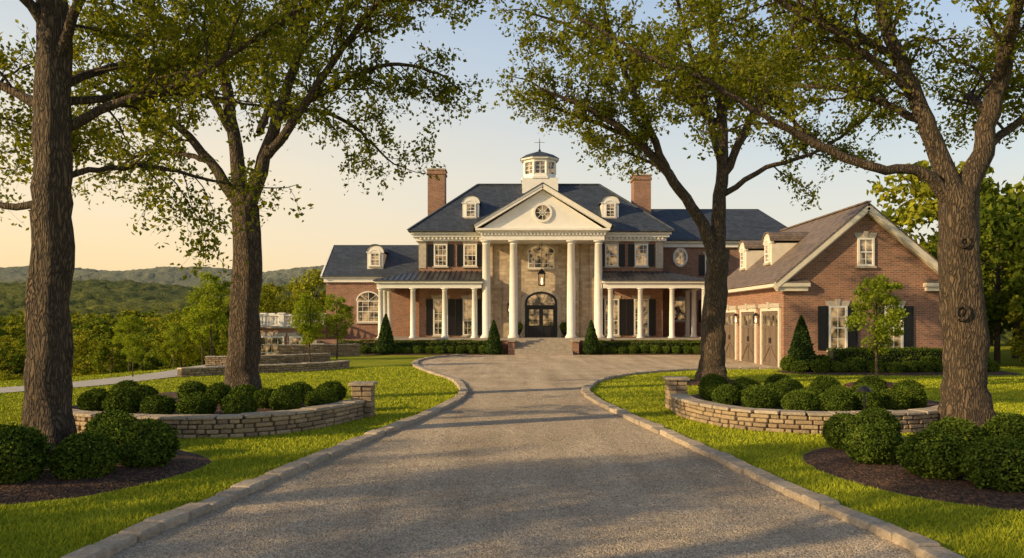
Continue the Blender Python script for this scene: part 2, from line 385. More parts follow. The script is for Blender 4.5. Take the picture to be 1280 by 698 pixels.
wR=stonewall("stone_retaining_wall",[(4.75,23.0),(4.75,21.2),(5.3,19.4),(6.3,18.55),(7.7,18.3),(9.3,18.6),(10.6,19.5),(12.5,21.8)],.42,posts=[(4.8,23.4,.85,.55)])
rbL=bed([(-12.3,22.4),(-11.2,19.9),(-9.5,18.5),(-7.8,18.0),(-6.2,18.1),(-5.2,19.1),(-4.4,21.1),(-4.8,23.5),(-6.5,26),(-9,27),(-11.5,26)],"planting_bed",.24,.12)
rbR=bed([(5.05,23.0),(5.05,21.4),(5.6,19.8),(6.4,18.9),(7.7,18.65),(9.2,18.9),(10.4,19.8),(12.2,22),(12.4,24.5),(10.5,26.2),(7.5,26.3),(5.4,25.2)],"planting_bed",.24,.12)
stonewall("low_stone_wall",[(-15.2,36.5),(-13.4,38.2),(-11.6,39.6),(-9.8,41.5),(-9.0,43.5)],.34)
stonewall("low_stone_wall",[(-17.6,46),(-15.2,46.6),(-13,48.5),(-11.6,50.5)],.45)
stonewall("low_stone_wall",[(-16.4,56),(-14,56.4),(-12.4,57.2),(-11.2,58.4)],.8)
pp=catmull([(-32,18),(-22,25.5),(-18.2,30.5),(-17,34),(-16.4,40),(-17.5,48),(-19,56)],8); nrm=np.gradient(pp,axis=0); nrm/=np.linalg.norm(nrm,axis=1)[:,None]; nn=np.stack([-nrm[:,1],nrm[:,0]],-1)
Lp=pp+nn*1.3; Rp=pp-nn*1.3; Vp=[]
for k in range(len(pp)):
    for q in (Lp[k],Rp[k]): Vp.append((q[0],q[1],float(H(q[0],q[1]))+.03))
Fp=[(2*k,2*k+1,2*k+3,2*k+2) for k in range(len(pp)-1)]
pathpoly=np.vstack([Lp,Rp[::-1]])
me=bpy.data.meshes.new("garden_path"); me.from_pydata(Vp,[],Fp); me.materials.append(M_path); add_obj("garden_path",me)
side=[(22.5,33.5),(32,31.0),(60,28),(60,32.5),(33,35.2),(24.5,37)]
sheet("side_path",side,.012,M_path)

# ------------------------------------------------------------------ grass blades
polys=[np.array(drive),bedL,bedR,rbL,rbR,ring1,ring2,ring3,bedG,pathpoly,np.array(side)]
def blades(n,y0,y1,h,w,seed):
    R=np.random.default_rng(seed)
    y=y0*(y1/y0)**R.random(n); x=R.uniform(-1,1,n)*(y*.72+1.5)
    k=np.ones(n,bool)
    for P in polys: k&=~inside(x,y,P)
    dw=np.full(n,9.)
    for Wp in (wL,wR,Lk,Rk):
        for p in Wp: dw=np.minimum(dw,(x-p[0])**2+(y-p[1])**2)
    k&=dw>.19**2
    x=x[k];y=y[k];n=len(x)
    hh=h*R.uniform(.5,1.3,n)*(.65+.7*vnoise(x*1.2,y*1.2,3)); a=R.uniform(0,math.pi,n); l=R.normal(0,.5,(n,2))*hh[:,None]
    ww=w*(1+y/14); zz=H(x,y)
    V=np.zeros((n,3,3)); 
    V[:,0]=np.stack([x-np.cos(a)*ww,y-np.sin(a)*ww,zz],-1); V[:,1]=np.stack([x+np.cos(a)*ww,y+np.sin(a)*ww,zz],-1)
    V[:,2]=np.stack([x+l[:,0],y+l[:,1],zz+hh],-1)
    return V.reshape(-1,3)
Vg=blades(460000,7.5,44,.055,.005,3)
add_obj("grass",fast_mesh("grass",Vg,np.arange(len(Vg)),np.full(len(Vg)//3,3),[M_grass]))

# ------------------------------------------------------------------ vegetation generators
def quads(C,size,R,flat=0.0):
    n=len(C); a=R.normal(size=(n,3)); a/=np.linalg.norm(a,axis=1)[:,None]; b=R.normal(size=(n,3)); b-=(a*b).sum(1)[:,None]*a; b/=np.linalg.norm(b,axis=1)[:,None]
    s=(size*R.uniform(.6,1.25,n))[:,None]
    c=np.cross(a,b)*.12*s
    V=np.stack([C-a*s*.5,C+b*s*.3+c,C+a*s*.5,C-b*s*.3+c],1)
    return V.reshape(-1,3)
class TreeB:
    def __init__(s,seed,leaf): s.R=np.random.default_rng(seed); s.V=[];s.F=[];s.n=0;s.L=[];s.leaf=leaf
    def tube(s,P,r,k=6,rough=0.0):
        P=np.asarray(P,float); r=np.asarray(r,float); n=len(P); T=np.gradient(P,axis=0); T/=np.linalg.norm(T,axis=1)[:,None]+1e-9
        ref=np.array([0.13,.97,.2]) if abs(T[0][1])<.8 else np.array([1.,0,0.1])
        A=np.cross(T,ref); A/=np.linalg.norm(A,axis=1)[:,None]+1e-9; B=np.cross(T,A)
        an=np.linspace(0,2*np.pi,k,endpoint=False); ca,sa=np.cos(an),np.sin(an)
        rad=r[:,None]*np.ones(k)
        if rough:
            rad=rad*(1+rough*(vnoise(np.cos(an)[None,:]*1.6+9+P[:,2:3]*.3,np.sin(an)[None,:]*1.6+P[:,2:3]*.9,5)-.5)+ .35*rough*np.cos(an*5+P[:,2:3]*.5))
        V=P[:,None,:]+rad[:,:,None]*(ca[None,:,None]*A[:,None,:]+sa[None,:,None]*B[:,None,:])
        s.V.append(V.reshape(-1,3))
        i=(np.arange(n-1)[:,None]*k+np.arange(k)[None,:]); j=(np.arange(n-1)[:,None]*k+(np.arange(k)+1)%k)
        s.F.append((np.stack([i,j,j+k,i+k],-1).reshape(-1,4))+s.n); s.n+=n*k
    def twig(s,p,d,L,r,lv,dens):
        R=s.R; n=4 if lv==2 else 6
        P=[np.array(p)]; d=d/np.linalg.norm(d)
        for q in range(n-1):
            d=d+R.normal(0,.2,3)+np.array([0,0,.06 if lv==1 else -.03]); d/=np.linalg.norm(d); P.append(P[-1]+d*L/(n-1))
        P=np.array(P); s.tube(P,np.linspace(r,r*.3,n),3 if lv==2 else 5)
        if lv==1:
            m=max(4,int(L/.20*dens))
            for q in range(m):
                t=R.uniform(.15,1); f=t*(n-1); a=int(min(f,n-2)); pt=P[a]+(P[a+1]-P[a])*(f-a); dd=(P[a+1]-P[a]); dd/=np.linalg.norm(dd)
                s.twig(pt,dd*.5+R.normal(0,.6,3),R.uniform(.35,1.0),max(.005,r*.3),2,dens)
        else:
            m=int(R.integers(15,34)*dens)
            t=R.uniform(.1,1.1,m)*(n-1); a=np.minimum(t.astype(int),n-2); pt=P[a]+(P[a+1]-P[a])*(t-a)[:,None]
            s.L.append(pt+R.normal(0,.13,(m,3)))
    def limb(s,pts,k=8,start=.3,dens=1.0,jit=.03,rough=.1,long=1.0):
        R=s.R; pts=[tuple(p) for p in pts]
        if dens>0: pts=[(a,b,c,r*.82) for a,b,c,r in pts]
        P=catmull(pts,5); n=len(P); w=np.ones(n); w[0]=0
        P[:,:3]+=R.normal(0,jit,(n,3))*w[:,None]*np.array([1,1,.5]); s.tube(P[:,:3],P[:,3],k,rough)
        if dens<=0: return
        d=np.r_[0,np.cumsum(np.linalg.norm(np.diff(P[:,:3],axis=0),axis=1))]; L=d[-1]
        m=int(L*(1-start)/.30*dens)
        for q in range(m):
            t=start*L+(1-start)*L*(q+R.random())/m; a=min(np.searchsorted(d,t)-1,n-2); a=max(a,0); f=(t-d[a])/(d[a+1]-d[a]+1e-9); pt=P[a]+(P[a+1]-P[a])*f
            tan=P[a+1,:3]-P[a,:3]; tan/=np.linalg.norm(tan); rd=R.normal(0,1,3); rd-=rd.dot(tan)*tan; rd/=np.linalg.norm(rd)
            s.twig(pt[:3],tan*.55+rd*.8+np.array([0,0,.12]),R.uniform(.9,3.0)*long*(1-.35*t/L),max(.010,min(pt[3]*.4,.04)),1,dens**.5)
        s.twig(P[-1,:3],P[-1,:3]-P[-2,:3],1.4,P[-1,3],1,1)
    def build(s,name,matb,matl,loc,rot=0):
        V=np.vstack(s.V); F=np.vstack(s.F); nf=len(F)
        C=np.vstack(s.L); Q=quads(C,s.leaf,s.R); b=len(V); V=np.vstack([V,Q]); F2=np.arange(len(Q)).reshape(-1,4)+b
        me=fast_mesh(name,V,np.vstack([F,F2]),np.full(nf+len(F2),4),[matb,matl],np.r_[np.zeros(nf),np.ones(len(F2))],smooth=np.r_[np.ones(nf,bool),np.zeros(len(F2),bool)])
        return add_obj(name,me,loc=loc,rot=rot)
def knot(t,x,z,y,rx,rz):
    an=np.linspace(0,2*np.pi,17); P=np.stack([x+rx*np.cos(an),np.full(17,y),z+rz*np.sin(an)],-1); t.tube(P,np.full(17,.05),6,.2)
    P=np.array([(x,y+.1,z),(x,y-.0,z),(x,y-.03,z)]); t.tube(P,[rx*.9,rx*.8,.01],10,.1)

# left middle tree
t=TreeB(11,.16)
t.limb([(0,0,-.1,.85),(0,0,.35,.60),(.05,0,1.2,.49),(.1,0,2.6,.45),(.18,0,4.4,.42),(.13,0,6.0,.42)],18,dens=0,jit=.02,rough=.25)
o=(.13,0,5.7)
t.limb([(*o,.30),(-1.07,.2,7.4,.19),(-2.3,.4,8.7,.15),(-4,.2,9.5,.10),(-5.5,-.2,10.1,.05)],start=.4)
t.limb([(*o,.36),(-.08,-.1,7.4,.28),(-.34,-.4,9.6,.22),(-.73,-.7,12,.16),(-1.25,-1,14.6,.08)],start=.5)
t.limb([(*o,.36),(.7,.1,7.5,.27),(1.27,.4,9.6,.22),(1.87,.8,12,.16),(2.1,1.2,14.6,.08)],start=.5)
t.limb([(.8,.1,7.6,.2),(2.1,-.3,9.1,.17),(3.3,-.6,10.7,.13),(4.6,-.8,12.2,.1),(6.4,-1,13.0,.05)],start=.2)
t.limb([(2.1,-.3,9.1,.12),(3.6,0,10.1,.09),(5.0,.4,10.6,.07),(6.4,.6,10.3,.04)],start=.1)
t.limb([(4.6,-.8,12.2,.08),(6.2,-.4,12.4,.06),(7.8,0,12.9,.04)],start=.1,long=.8)
t.limb([(1.1,.3,9.0,.12),(2.3,1.3,9.3,.09),(3.4,2.2,8.8,.07),(4.2,2.8,8.0,.04)],start=.2)
t.limb([(-1.07,.2,7.4,.12),(-2.2,.7,7.8,.09),(-3.6,1.2,7.9,.07),(-4.8,1.5,7.4,.04)],start=.2)
t.limb([(-.2,-.2,8.2,.16),(-1.0,-1.5,10,.12),(-2.2,-2.6,11.6,.09),(-3.6,-3.2,12.8,.05)],start=.2)
t.limb([(-.5,-.5,10.8,.12),(.2,-2.0,11.6,.09),(1.6,-3.2,12.4,.05)],start=.1)
t.limb([(.5,.3,8.4,.16),(.2,2.2,10,.12),(-.6,3.8,11.7,.08),(-1.6,5,13,.05)],start=.2)
t.limb([(1.6,.6,11,.12),(3.0,1.5,12.8,.09),(4.5,2.2,14,.05)],start=.1)
t.limb([(-2.3,.4,8.7,.11),(-3.2,.6,10.4,.08),(-4.4,.6,12.0,.05)],start=.1)
t.build("shade_tree",M_bark,M_leaf,(-8.6,25.4,.25))
# far left tree
t=TreeB(12,.13)
t.limb([(-.05,0,-.1,.85),(-.03,0,.35,.64),(0,0,1.2,.52),(0,0,2.6,.47),(.08,0,4.4,.44),(.12,0,5.85,.42),(.12,0,8.1,.38),(.1,0,10,.30),(0,0,13,.12)],18,start=.75,jit=.02,rough=.25)
t.limb([(.1,0,6.3,.14),(1.2,.2,7.0,.11),(2.6,.4,7.5,.09),(4.2,.4,8.5,.06),(5.4,.2,9.2,.04)],start=.2)
t.limb([(.1,0,5.4,.09),(.9,.3,5.7,.07),(2.0,.8,5.8,.055),(3.3,1.3,5.5,.03)],start=.3)
t.limb([(.1,0,5.0,.11),(-.8,.2,4.9,.09),(-2,.4,5.2,.07),(-3.6,.8,5.1,.04)],start=.35)
t.limb([(.1,0,6.8,.14),(-1.1,.4,7.4,.11),(-2.6,.8,8.0,.08),(-4.2,1,8.4,.04)],start=.2)
t.limb([(.1,0,7.6,.14),(1.0,-.6,8.8,.11),(2.4,-1.2,9.9,.08),(3.8,-1.6,10.7,.04)],start=.2)
t.limb([(.1,0,8.4,.14),(-.8,-.8,9.6,.11),(-2.2,-1.8,10.4,.08),(-3.4,-2.5,11,.04)],start=.25)
t.limb([(.1,0,7.2,.13),(.5,1.6,8.2,.10),(1.6,3.0,8.9,.07),(2.8,4.2,9.2,.04)],start=.2)
t.limb([(.1,0,6.0,.13),(-.5,1.6,6.6,.10),(-1.6,3.0,7.0,.07),(-2.6,4.2,6.9,.04)],start=.2)
t.limb([(.1,0,6.9,.12),(.9,1.0,7.4,.09),(2.2,2.0,7.7,.06),(3.6,2.6,7.6,.03)],start=.2)
t.limb([(.1,0,9.4,.14),(.9,.9,10.8,.10),(2.2,1.6,12,.05)],start=.2)
T1=t.build("shade_tree",M_bark,M_leaf,(-9.4,16.2,.02))
# right middle tree
t=TreeB(13,.175)
t.limb([(0,0,-.1,.85),(0,0,.35,.60),(.04,0,1.2,.50),(.1,0,2.6,.46),(.18,0,4.0,.43),(.23,0,5.4,.44)],18,dens=0,jit=.02,rough=.25)
o=(.22,0,5.0)
t.limb([(*o,.40),(-.6,-.1,6.8,.28),(-1.8,-.3,8.45,.24),(-3.1,-.5,9.75,.18),(-4.9,-.6,10.9,.12),(-6.9,-.5,11.8,.06)],start=.5)
t.limb([(-1.8,-.3,8.45,.2),(-2.9,-.9,10.7,.16),(-3.9,-1.5,12.7,.12),(-4.7,-2,15,.06)],start=.15)
t.limb([(-3.1,-.5,9.75,.13),(-4.6,.4,10.7,.10),(-6.0,1.2,11.4,.08),(-7.4,1.6,12.0,.04)],start=.1,long=.75)
t.limb([(*o,.42),(.3,.1,7.15,.34),(.5,.1,9.75,.28),(.3,.1,12.35,.22),(0,.2,15.3,.15),(-.3,.2,17.5,.07)],start=.45)
t.limb([(.4,.1,8.2,.22),(1.3,-.1,10.1,.19),(2.1,-.4,12,.15),(3.1,-.6,14.3,.1),(3.9,-.8,16.8,.05)],start=.3)
t.limb([(.35,.1,7.6,.16),(2.3,.2,8.8,.12),(4.2,.4,9.4,.09),(6.2,.4,10.7,.07),(7.4,.2,12,.04)],start=.3)
t.limb([(.4,.1,9,.18),(-.6,-1.4,11,.13),(-1.6,-2.8,13,.09),(-2.4,-3.8,15,.05)],start=.2)
t.limb([(.4,.1,9.6,.18),(1.0,1.8,11.4,.13),(2.2,3.4,13,.09),(3,4.6,14.5,.05)],start=.2)
t.limb([(.4,.1,10.4,.16),(-.9,1.4,12,.12),(-2.6,2.6,13.4,.09),(-4.2,3.4,14.4,.05)],start=.2)
t.limb([(2.1,-.4,12,.12),(3.8,-1,13.0,.09),(5.6,-1.4,13.6,.05)],start=.1)
t.limb([(-3.9,-1.5,12.7,.1),(-5.6,-1.6,13.8,.08),(-7.2,-1.6,14.4,.05)],start=.1)
t.limb([(-1.6,-.2,8.2,.10),(-2.2,.6,9.0,.08),(-3.2,1.2,9.6,.06),(-4.0,1.6,9.9,.03)],start=.3,long=.6)
t.build("shade_tree",M_bark,M_leaf,(8.1,32.5,.02))
# right tree
t=TreeB(14,.135)
t.limb([(.08,0,-.1,.85),(.05,0,.35,.60),(.02,0,1.2,.48),(0,0,2.6,.44),(-.1,0,4.3,.42),(-.13,0,5.5,.44)],18,dens=0,jit=.02,rough=.25)
o=(-.13,0,5.1)
t.limb([(*o,.28),(-1.0,-.1,6.0,.16),(-2.1,-.2,6.05,.13),(-3.25,-.2,6.5,.12),(-4.4,-.1,7.15,.10),(-5.7,0,8.0,.08),(-7.2,.2,8.7,.06),(-8.6,.4,9.6,.04)],start=.45,long=.8)
t.limb([(*o,.38),(-.55,.1,6.5,.28),(-1,.2,7.8,.23),(-1.6,.3,9.3,.18),(-2,.4,11.2,.1)],start=.4)
t.limb([(*o,.40),(.4,0,6.5,.30),(.75,-.1,8,.25),(1.05,-.2,9.5,.2),(1.4,-.3,11.4,.1)],start=.4)
t.limb([(-1,.2,7.8,.13),(-2.7,-.3,8.9,.1),(-4.2,-.6,9.6,.08),(-5.8,-.8,10.4,.04)],start=.15)
t.limb([(.3,0,6.4,.14),(1.5,.3,7.3,.11),(2.8,.6,8.2,.08),(4,.8,8.8,.04)],start=.2)
t.limb([(.7,0,8,.14),(.4,-1.4,9.2,.1),(-.4,-2.6,10.4,.06)],start=.2)
t.limb([(-.8,.2,7.2,.14),(-1.2,1.8,8.2,.1),(-2.0,3.4,9.0,.07),(-3,4.6,9.4,.04)],start=.2)
t.limb([(-1.4,.3,8.8,.12),(-3,.9,10,.09),(-4.8,1.4,11,.05)],start=.15)
t.limb([(.6,0,7.4,.13),(1.1,1.6,8.2,.1),(1.8,3,8.6,.07),(2.8,4,8.6,.04)],start=.2)
t.limb([(-3.25,-.2,6.5,.07),(-4.0,.6,7.6,.05),(-4.8,1.2,8.8,.03)],start=.2,long=.7)
knot(t,-.28,2.75,-.43,.15,.16); knot(t,-.22,4.35,-.43,.10,.10)
t.build("shade_tree",M_bark,M_leaf,(10.5,18.6,.02))
# further shade trees of the same avenue, beside the lower drive
for (x,y,r,s) in [(-20,-1.0,1.1,.95),(-27,1.0,2.9,1.0),(-19,-8.5,4.4,1.05)]:
    add_obj("shade_tree",T1.data,None,(x,y,0),r,(s,s,s))

def crown_mesh(name,seed,n,leaf,h,cw,ch,cz,ml,nclump=46,trunk=.16,clr=.2):
    t=TreeB(seed,leaf); R=t.R
    t.tube([(0,0,-h*.25),(0,0,0),(.05,0,h*.3),(0,.05,h*.6),(0,0,h*.85)],[trunk*1.3,trunk*1.1,trunk*.9,trunk*.6,trunk*.2],8)
    for q in range(10):
        a=R.uniform(0,6.28); z=R.uniform(.3,.7)*h; L=cw*R.uniform(.5,.85)
        t.tube([(0,0,z),(math.cos(a)*L*.5,math.sin(a)*L*.5,z+L*.35),(math.cos(a)*L,math.sin(a)*L,z+L*.7)],[trunk*.35,trunk*.2,.02],4)
    m=n//nclump
    for q in range(nclump):
        d=R.normal(size=3); d/=np.linalg.norm(d); rad=R.uniform(.35,1)**.6; c=np.array([d[0]*cw*rad,d[1]*cw*rad,cz+d[2]*ch*rad])
        u=R.normal(size=(m,3)); u/=np.linalg.norm(u,axis=1)[:,None]; rr_=cw*clr*R.uniform(.7,1.8); u*= (rr_*R.random((m,1))**.4); u[:,2]*=.7
        t.L.append(c+u)
    V=np.vstack(t.V); F=np.vstack(t.F); nf=len(F); C=np.vstack(t.L); Q=quads(C,leaf,R); b=len(V)
    F2=np.arange(len(Q)).reshape(-1,4)+b
    return fast_mesh(name,np.vstack([V,Q]),np.vstack([F,F2]),np.full(nf+len(F2),4),[M_bark,ml],np.r_[np.zeros(nf),np.ones(len(F2))])
BG=[crown_mesh("woodland_tree",40+k,5500,.42,10,cw,ch,cz,M_leafbg,nc) for k,(cw,ch,cz,nc) in enumerate([(3.6,4.0,6.0,60),(3.0,4.6,5.8,55),(4.2,3.8,6.0,70),(2.4,4.8,5.6,50)])]
FAR=[crown_mesh("far_tree",50+k,900,1.0,10,4.2,4.0,5.4,M_leafbg,30) for k in range(2)]
wood=empty("distant_woodland")
R=np.random.default_rng(5)
for k in range(300):
    y=R.uniform(82,230); x=-R.uniform(.16,.92)*y+2
    if x>-26 and y<95: continue
    if y<120 and R.random()<.4: continue
    s=R.uniform(.5,1.15)*(.75 if y<120 else 1)
    z=float(H(x,y))-float(sstep(150,230,y))*4
    add_obj("woodland_tree",BG[int(R.integers(4))],wood,(x,y,z-.5),R.uniform(0,6.28),(s*R.uniform(.9,1.3),s*R.uniform(.9,1.3),s))
for k in range(650):
    y=R.uniform(230,460); x=-R.uniform(.14,.8)*y
    s=R.uniform(.6,1.3)
    add_obj("far_tree",FAR[k%2],wood,(x,y,float(H(x,y))-4.5),R.uniform(0,6.28),(s*1.1,s*1.1,s))
for k in range(46):
    x=R.uniform(34,85); y=R.uniform(58,110)
    if x/y<.53: continue
    s=R.uniform(1.0,1.5)
    add_obj("woodland_tree",BG[int(R.integers(4))],wood,(x,y,-.3),R.uniform(0,6.28),(s,s,s))
for (x,y,s) in [(28.5,47,1.0),(31,45,.8),(34,54,1.35),(32.5,60,1.5),(38,54,1.3),(31.5,42,.5),(28.5,44,.55),(34,43,.6),(37,47,.9)]:
    add_obj("woodland_tree",BG[int(R.integers(4))],wood,(x,y,-.3),R.uniform(0,6.28),(s,s,s))
for (x,y,s) in [(-24,58,.45),(-21.5,62,.5),(-27,66,.55),(-30,60,.45),(-34,64,.6),(-23,72,.7),(-29,76,.75),(-20,82,.85),(-16,88,.85),(-38,70,.65),(-33,52,.3),(-41,60,.45),(-25,82,.8),(-13,90,.95)]:
    add_obj("woodland_tree",BG[int(R.integers(4))],wood,(x,y,float(H(x,y))-.3),R.uniform(0,6.28),(s,s,s))

YT=[crown_mesh("young_tree",60+k,4200,.135,4.3,1.0,1.5,2.75,M_leafyoung,44,.05,.27) for k in range(2)]
for (x,y,s,v) in [(14.0,30.7,1.0,0),(-11.0,43.6,.95,1),(-11.6,53,1.0,0),(-18.4,49,1.35,1),(-20.5,53,1.1,0),(-17.3,36.5,.45,0),(-18.6,44,.6,1),(-13.2,52,.8,1),(-22.5,47,.8,0)]:
    add_obj("young_tree",YT[v],None,(x,y,float(H(x,y))+.1),v*2+x,(s,s,s))
def shrub_mesh(name,seed,n,leaf,ml=M_box,cone=False):
    R=np.random.default_rng(seed)
    d=R.normal(size=(n,3)); d/=np.linalg.norm(d,axis=1)[:,None]
    if cone:
        z=R.random(n)**1.5; a=R.uniform(0,6.28,n); prof=lambda z:(.5*(1-z)**.75*(.35+.65*np.minimum(1,z*9)))
        rad=prof(z)*(.86+.2*vnoise(a*3,z*14,seed)+R.normal(0,.06,n)); C=np.stack([rad*np.cos(a),rad*np.sin(a),z*3.0],-1)
        k=12; zs=np.linspace(0,1,9); I=np.array([[prof(q)*.72*math.cos(w),prof(q)*.72*math.sin(w),q*2.9] for q in zs for w in np.linspace(0,2*np.pi,k,endpoint=False)])
    else:
        bumpy=.82+.22*vnoise(d[:,0]*2.6+9,d[:,1]*2.6+d[:,2]*2+9,seed)+.12*vnoise(d[:,0]*8+9,d[:,2]*8+d[:,1]*7+9,seed+1)
        rad=(bumpy*.5*(1+R.normal(0,.05,n)-.16*R.random(n)**3))[:,None]; C=d*rad; C[:,2]=C[:,2]*.88+.40; C=C[C[:,2]>0.0]
        k=14; zs=np.linspace(-1,1,9); I=np.array([[.37*math.sqrt(max(0,1-q*q))*math.cos(w),.37*math.sqrt(max(0,1-q*q))*math.sin(w),q*.33+.38] for q in zs for w in np.linspace(0,2*np.pi,k,endpoint=False)])
    m=len(zs); i=(np.arange(m-1)[:,None]*k+np.arange(k)); j=(np.arange(m-1)[:,None]*k+(np.arange(k)+1)%k); FI=np.stack([i,j,j+k,i+k],-1).reshape(-1,4)
    Q=quads(C,leaf,R); b=len(I); F2=np.arange(len(Q)).reshape(-1,4)+b
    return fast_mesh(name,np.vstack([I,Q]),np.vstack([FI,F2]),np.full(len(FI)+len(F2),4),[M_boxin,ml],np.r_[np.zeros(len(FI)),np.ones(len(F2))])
SB=[shrub_mesh("boxwood_shrub",70+k,8500,.06) for k in range(4)]
SF=[shrub_mesh("boxwood_ball",80+k,2500,.10) for k in range(2)]
CN=[shrub_mesh("conical_evergreen",90+k,7000,.11,M_conif,True) for k in range(2)]
def shrub(x,y,z,d,lib=SB,name="boxwood_shrub"):
    m=lib[int(R.integers(len(lib)))]
    add_obj(name,m,None,(x,y,z),R.uniform(0,6.28),(d*R.uniform(.95,1.15),d*R.uniform(.95,1.15),d*R.uniform(.85,1.0)))
for (x,y,d) in [(-7.8,12.4,1.05),(-6.85,12.8,.95),(-6.3,13.8,.98),(-8.0,16.0,.9),(-9.0,13.4,1.05),(-7.25,14.9,.85),(-10.2,14.6,1.0),(-9.2,11.9,.95)]: shrub(x,y,.08,d)
for (x,y,d) in [(6.35,14,.85),(6.75,12.8,.92),(7.35,12.0,.98),(8.4,15.2,.85),(7.4,16.3,.85),(9.4,15.0,.95),(8.9,13.2,.9),(8.3,12.0,.9),(9.7,12.6,.95),(10.9,15.8,.95),(6.5,15.6,.8),(12.0,17.2,.9)]: shrub(x,y,.08,d)
for (x,y,d) in [(-10.2,19.6,.75),(-9.3,19.1,.78),(-8.35,18.9,.72),(-7.4,18.8,.78),(-6.45,18.9,.74),(-5.6,19.8,.78),(-4.95,20.8,.72),(-9.6,20.8,.75),(-8.9,22.3,.75),(-7.9,21.6,.72),(-7.0,21.0,.75),(-6.3,20.6,.7),(-5.9,22.2,.75),(-5.1,22.6,.75),(-10.6,22,.75)]: shrub(x,y,.30,d)
for (x,y,d) in [(5.75,22.6,.75),(5.7,21.2,.72),(6.2,20.1,.76),(7.0,19.5,.72),(7.85,19.4,.76),(8.7,19.6,.72),(9.5,20,.76),(10.3,20.7,.74),(6.8,21,.72),(7.7,20.7,.7),(8.6,21,.74),(9.5,21.6,.74),(6.7,23,.8),(7.8,22.6,.76),(9.0,23,.8),(10.3,23,.8),(6.2,24.6,.8),(8.2,24.6,.8),(11,22.2,.76)]: shrub(x,y,.30,d)
x=-12.6
while x<-1.2:
    shrub(x,59.9+R.uniform(-.1,.1),.03,.78*R.uniform(.85,1.1),SF); x+=.8
x=5.9
while x<15.2:
    shrub(x,60.0+R.uniform(-.1,.1),.03,.78*R.uniform(.85,1.1),SF); x+=.8
for k in range(12): shrub(14.0+k*.85,38.9+R.uniform(-.25,.25)-.12*k*(k<6)+ (-.1*(11-k) if k>5 else 0),.05,.75,SF)
for (x,y) in [(13.9,39.8),(15.5,39.9),(17.0,39.6),(20.6,39.4),(22.2,39.8),(23.6,40.4)]: shrub(x,y,.05,.95,SF)
def hedge(x0,x1,y0,y1,z,h,seed):
    R=np.random.default_rng(seed); n=int(((x1-x0)*(h*2+(y1-y0)))*330)
    x=R.uniform(x0,x1,n); y=R.uniform(y0,y1,n); zz=R.uniform(.02,1,n)*h
    s=R.random(n); top=s<.4; fr=(s>=.4)&(s<.8); bk=s>=.8
    zz[top]=h+R.normal(0,.03,top.sum()); y[fr]=y0+R.normal(0,.03,fr.sum()); y[bk]=y1+R.normal(0,.03,bk.sum())
    zz+=.2*(vnoise(x*1.6,y*2,seed)-.5)*(zz>h*.5); y+=.1*(vnoise(x*2,zz*3,seed)-.5)
    C=np.stack([x,y,zz+z],-1); Q=quads(C,.10,R); p=Part(); p.box(x0+.05,x1-.05,y0+.05,y1-.05,z,z+h-.1)
    V=np.vstack([np.array(p.v),Q]); F=np.vstack([np.array(p.f),np.arange(len(Q)).reshape(-1,4)+8])
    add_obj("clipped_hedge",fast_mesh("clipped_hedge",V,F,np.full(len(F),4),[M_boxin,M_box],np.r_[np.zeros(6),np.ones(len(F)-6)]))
hedge(-13.2,-.8,60.5,61.3,.03,.95,1); hedge(5.5,15.2,60.5,61.2,.03,.95,2); hedge(16.5,23.8,40.9,42.0,.03,1.05,3)
for (x,y,s,sx) in [(-9.4,59.6,1.0,1.5),(-1.35,59.5,.85,1.35),(5.9,59.5,.85,1.35),(14.4,39.8,.92,1.5)]:
    add_obj("conical_evergreen",CN[0 if x<0 else 1],None,(x,y,.03),x,(sx,sx,s))

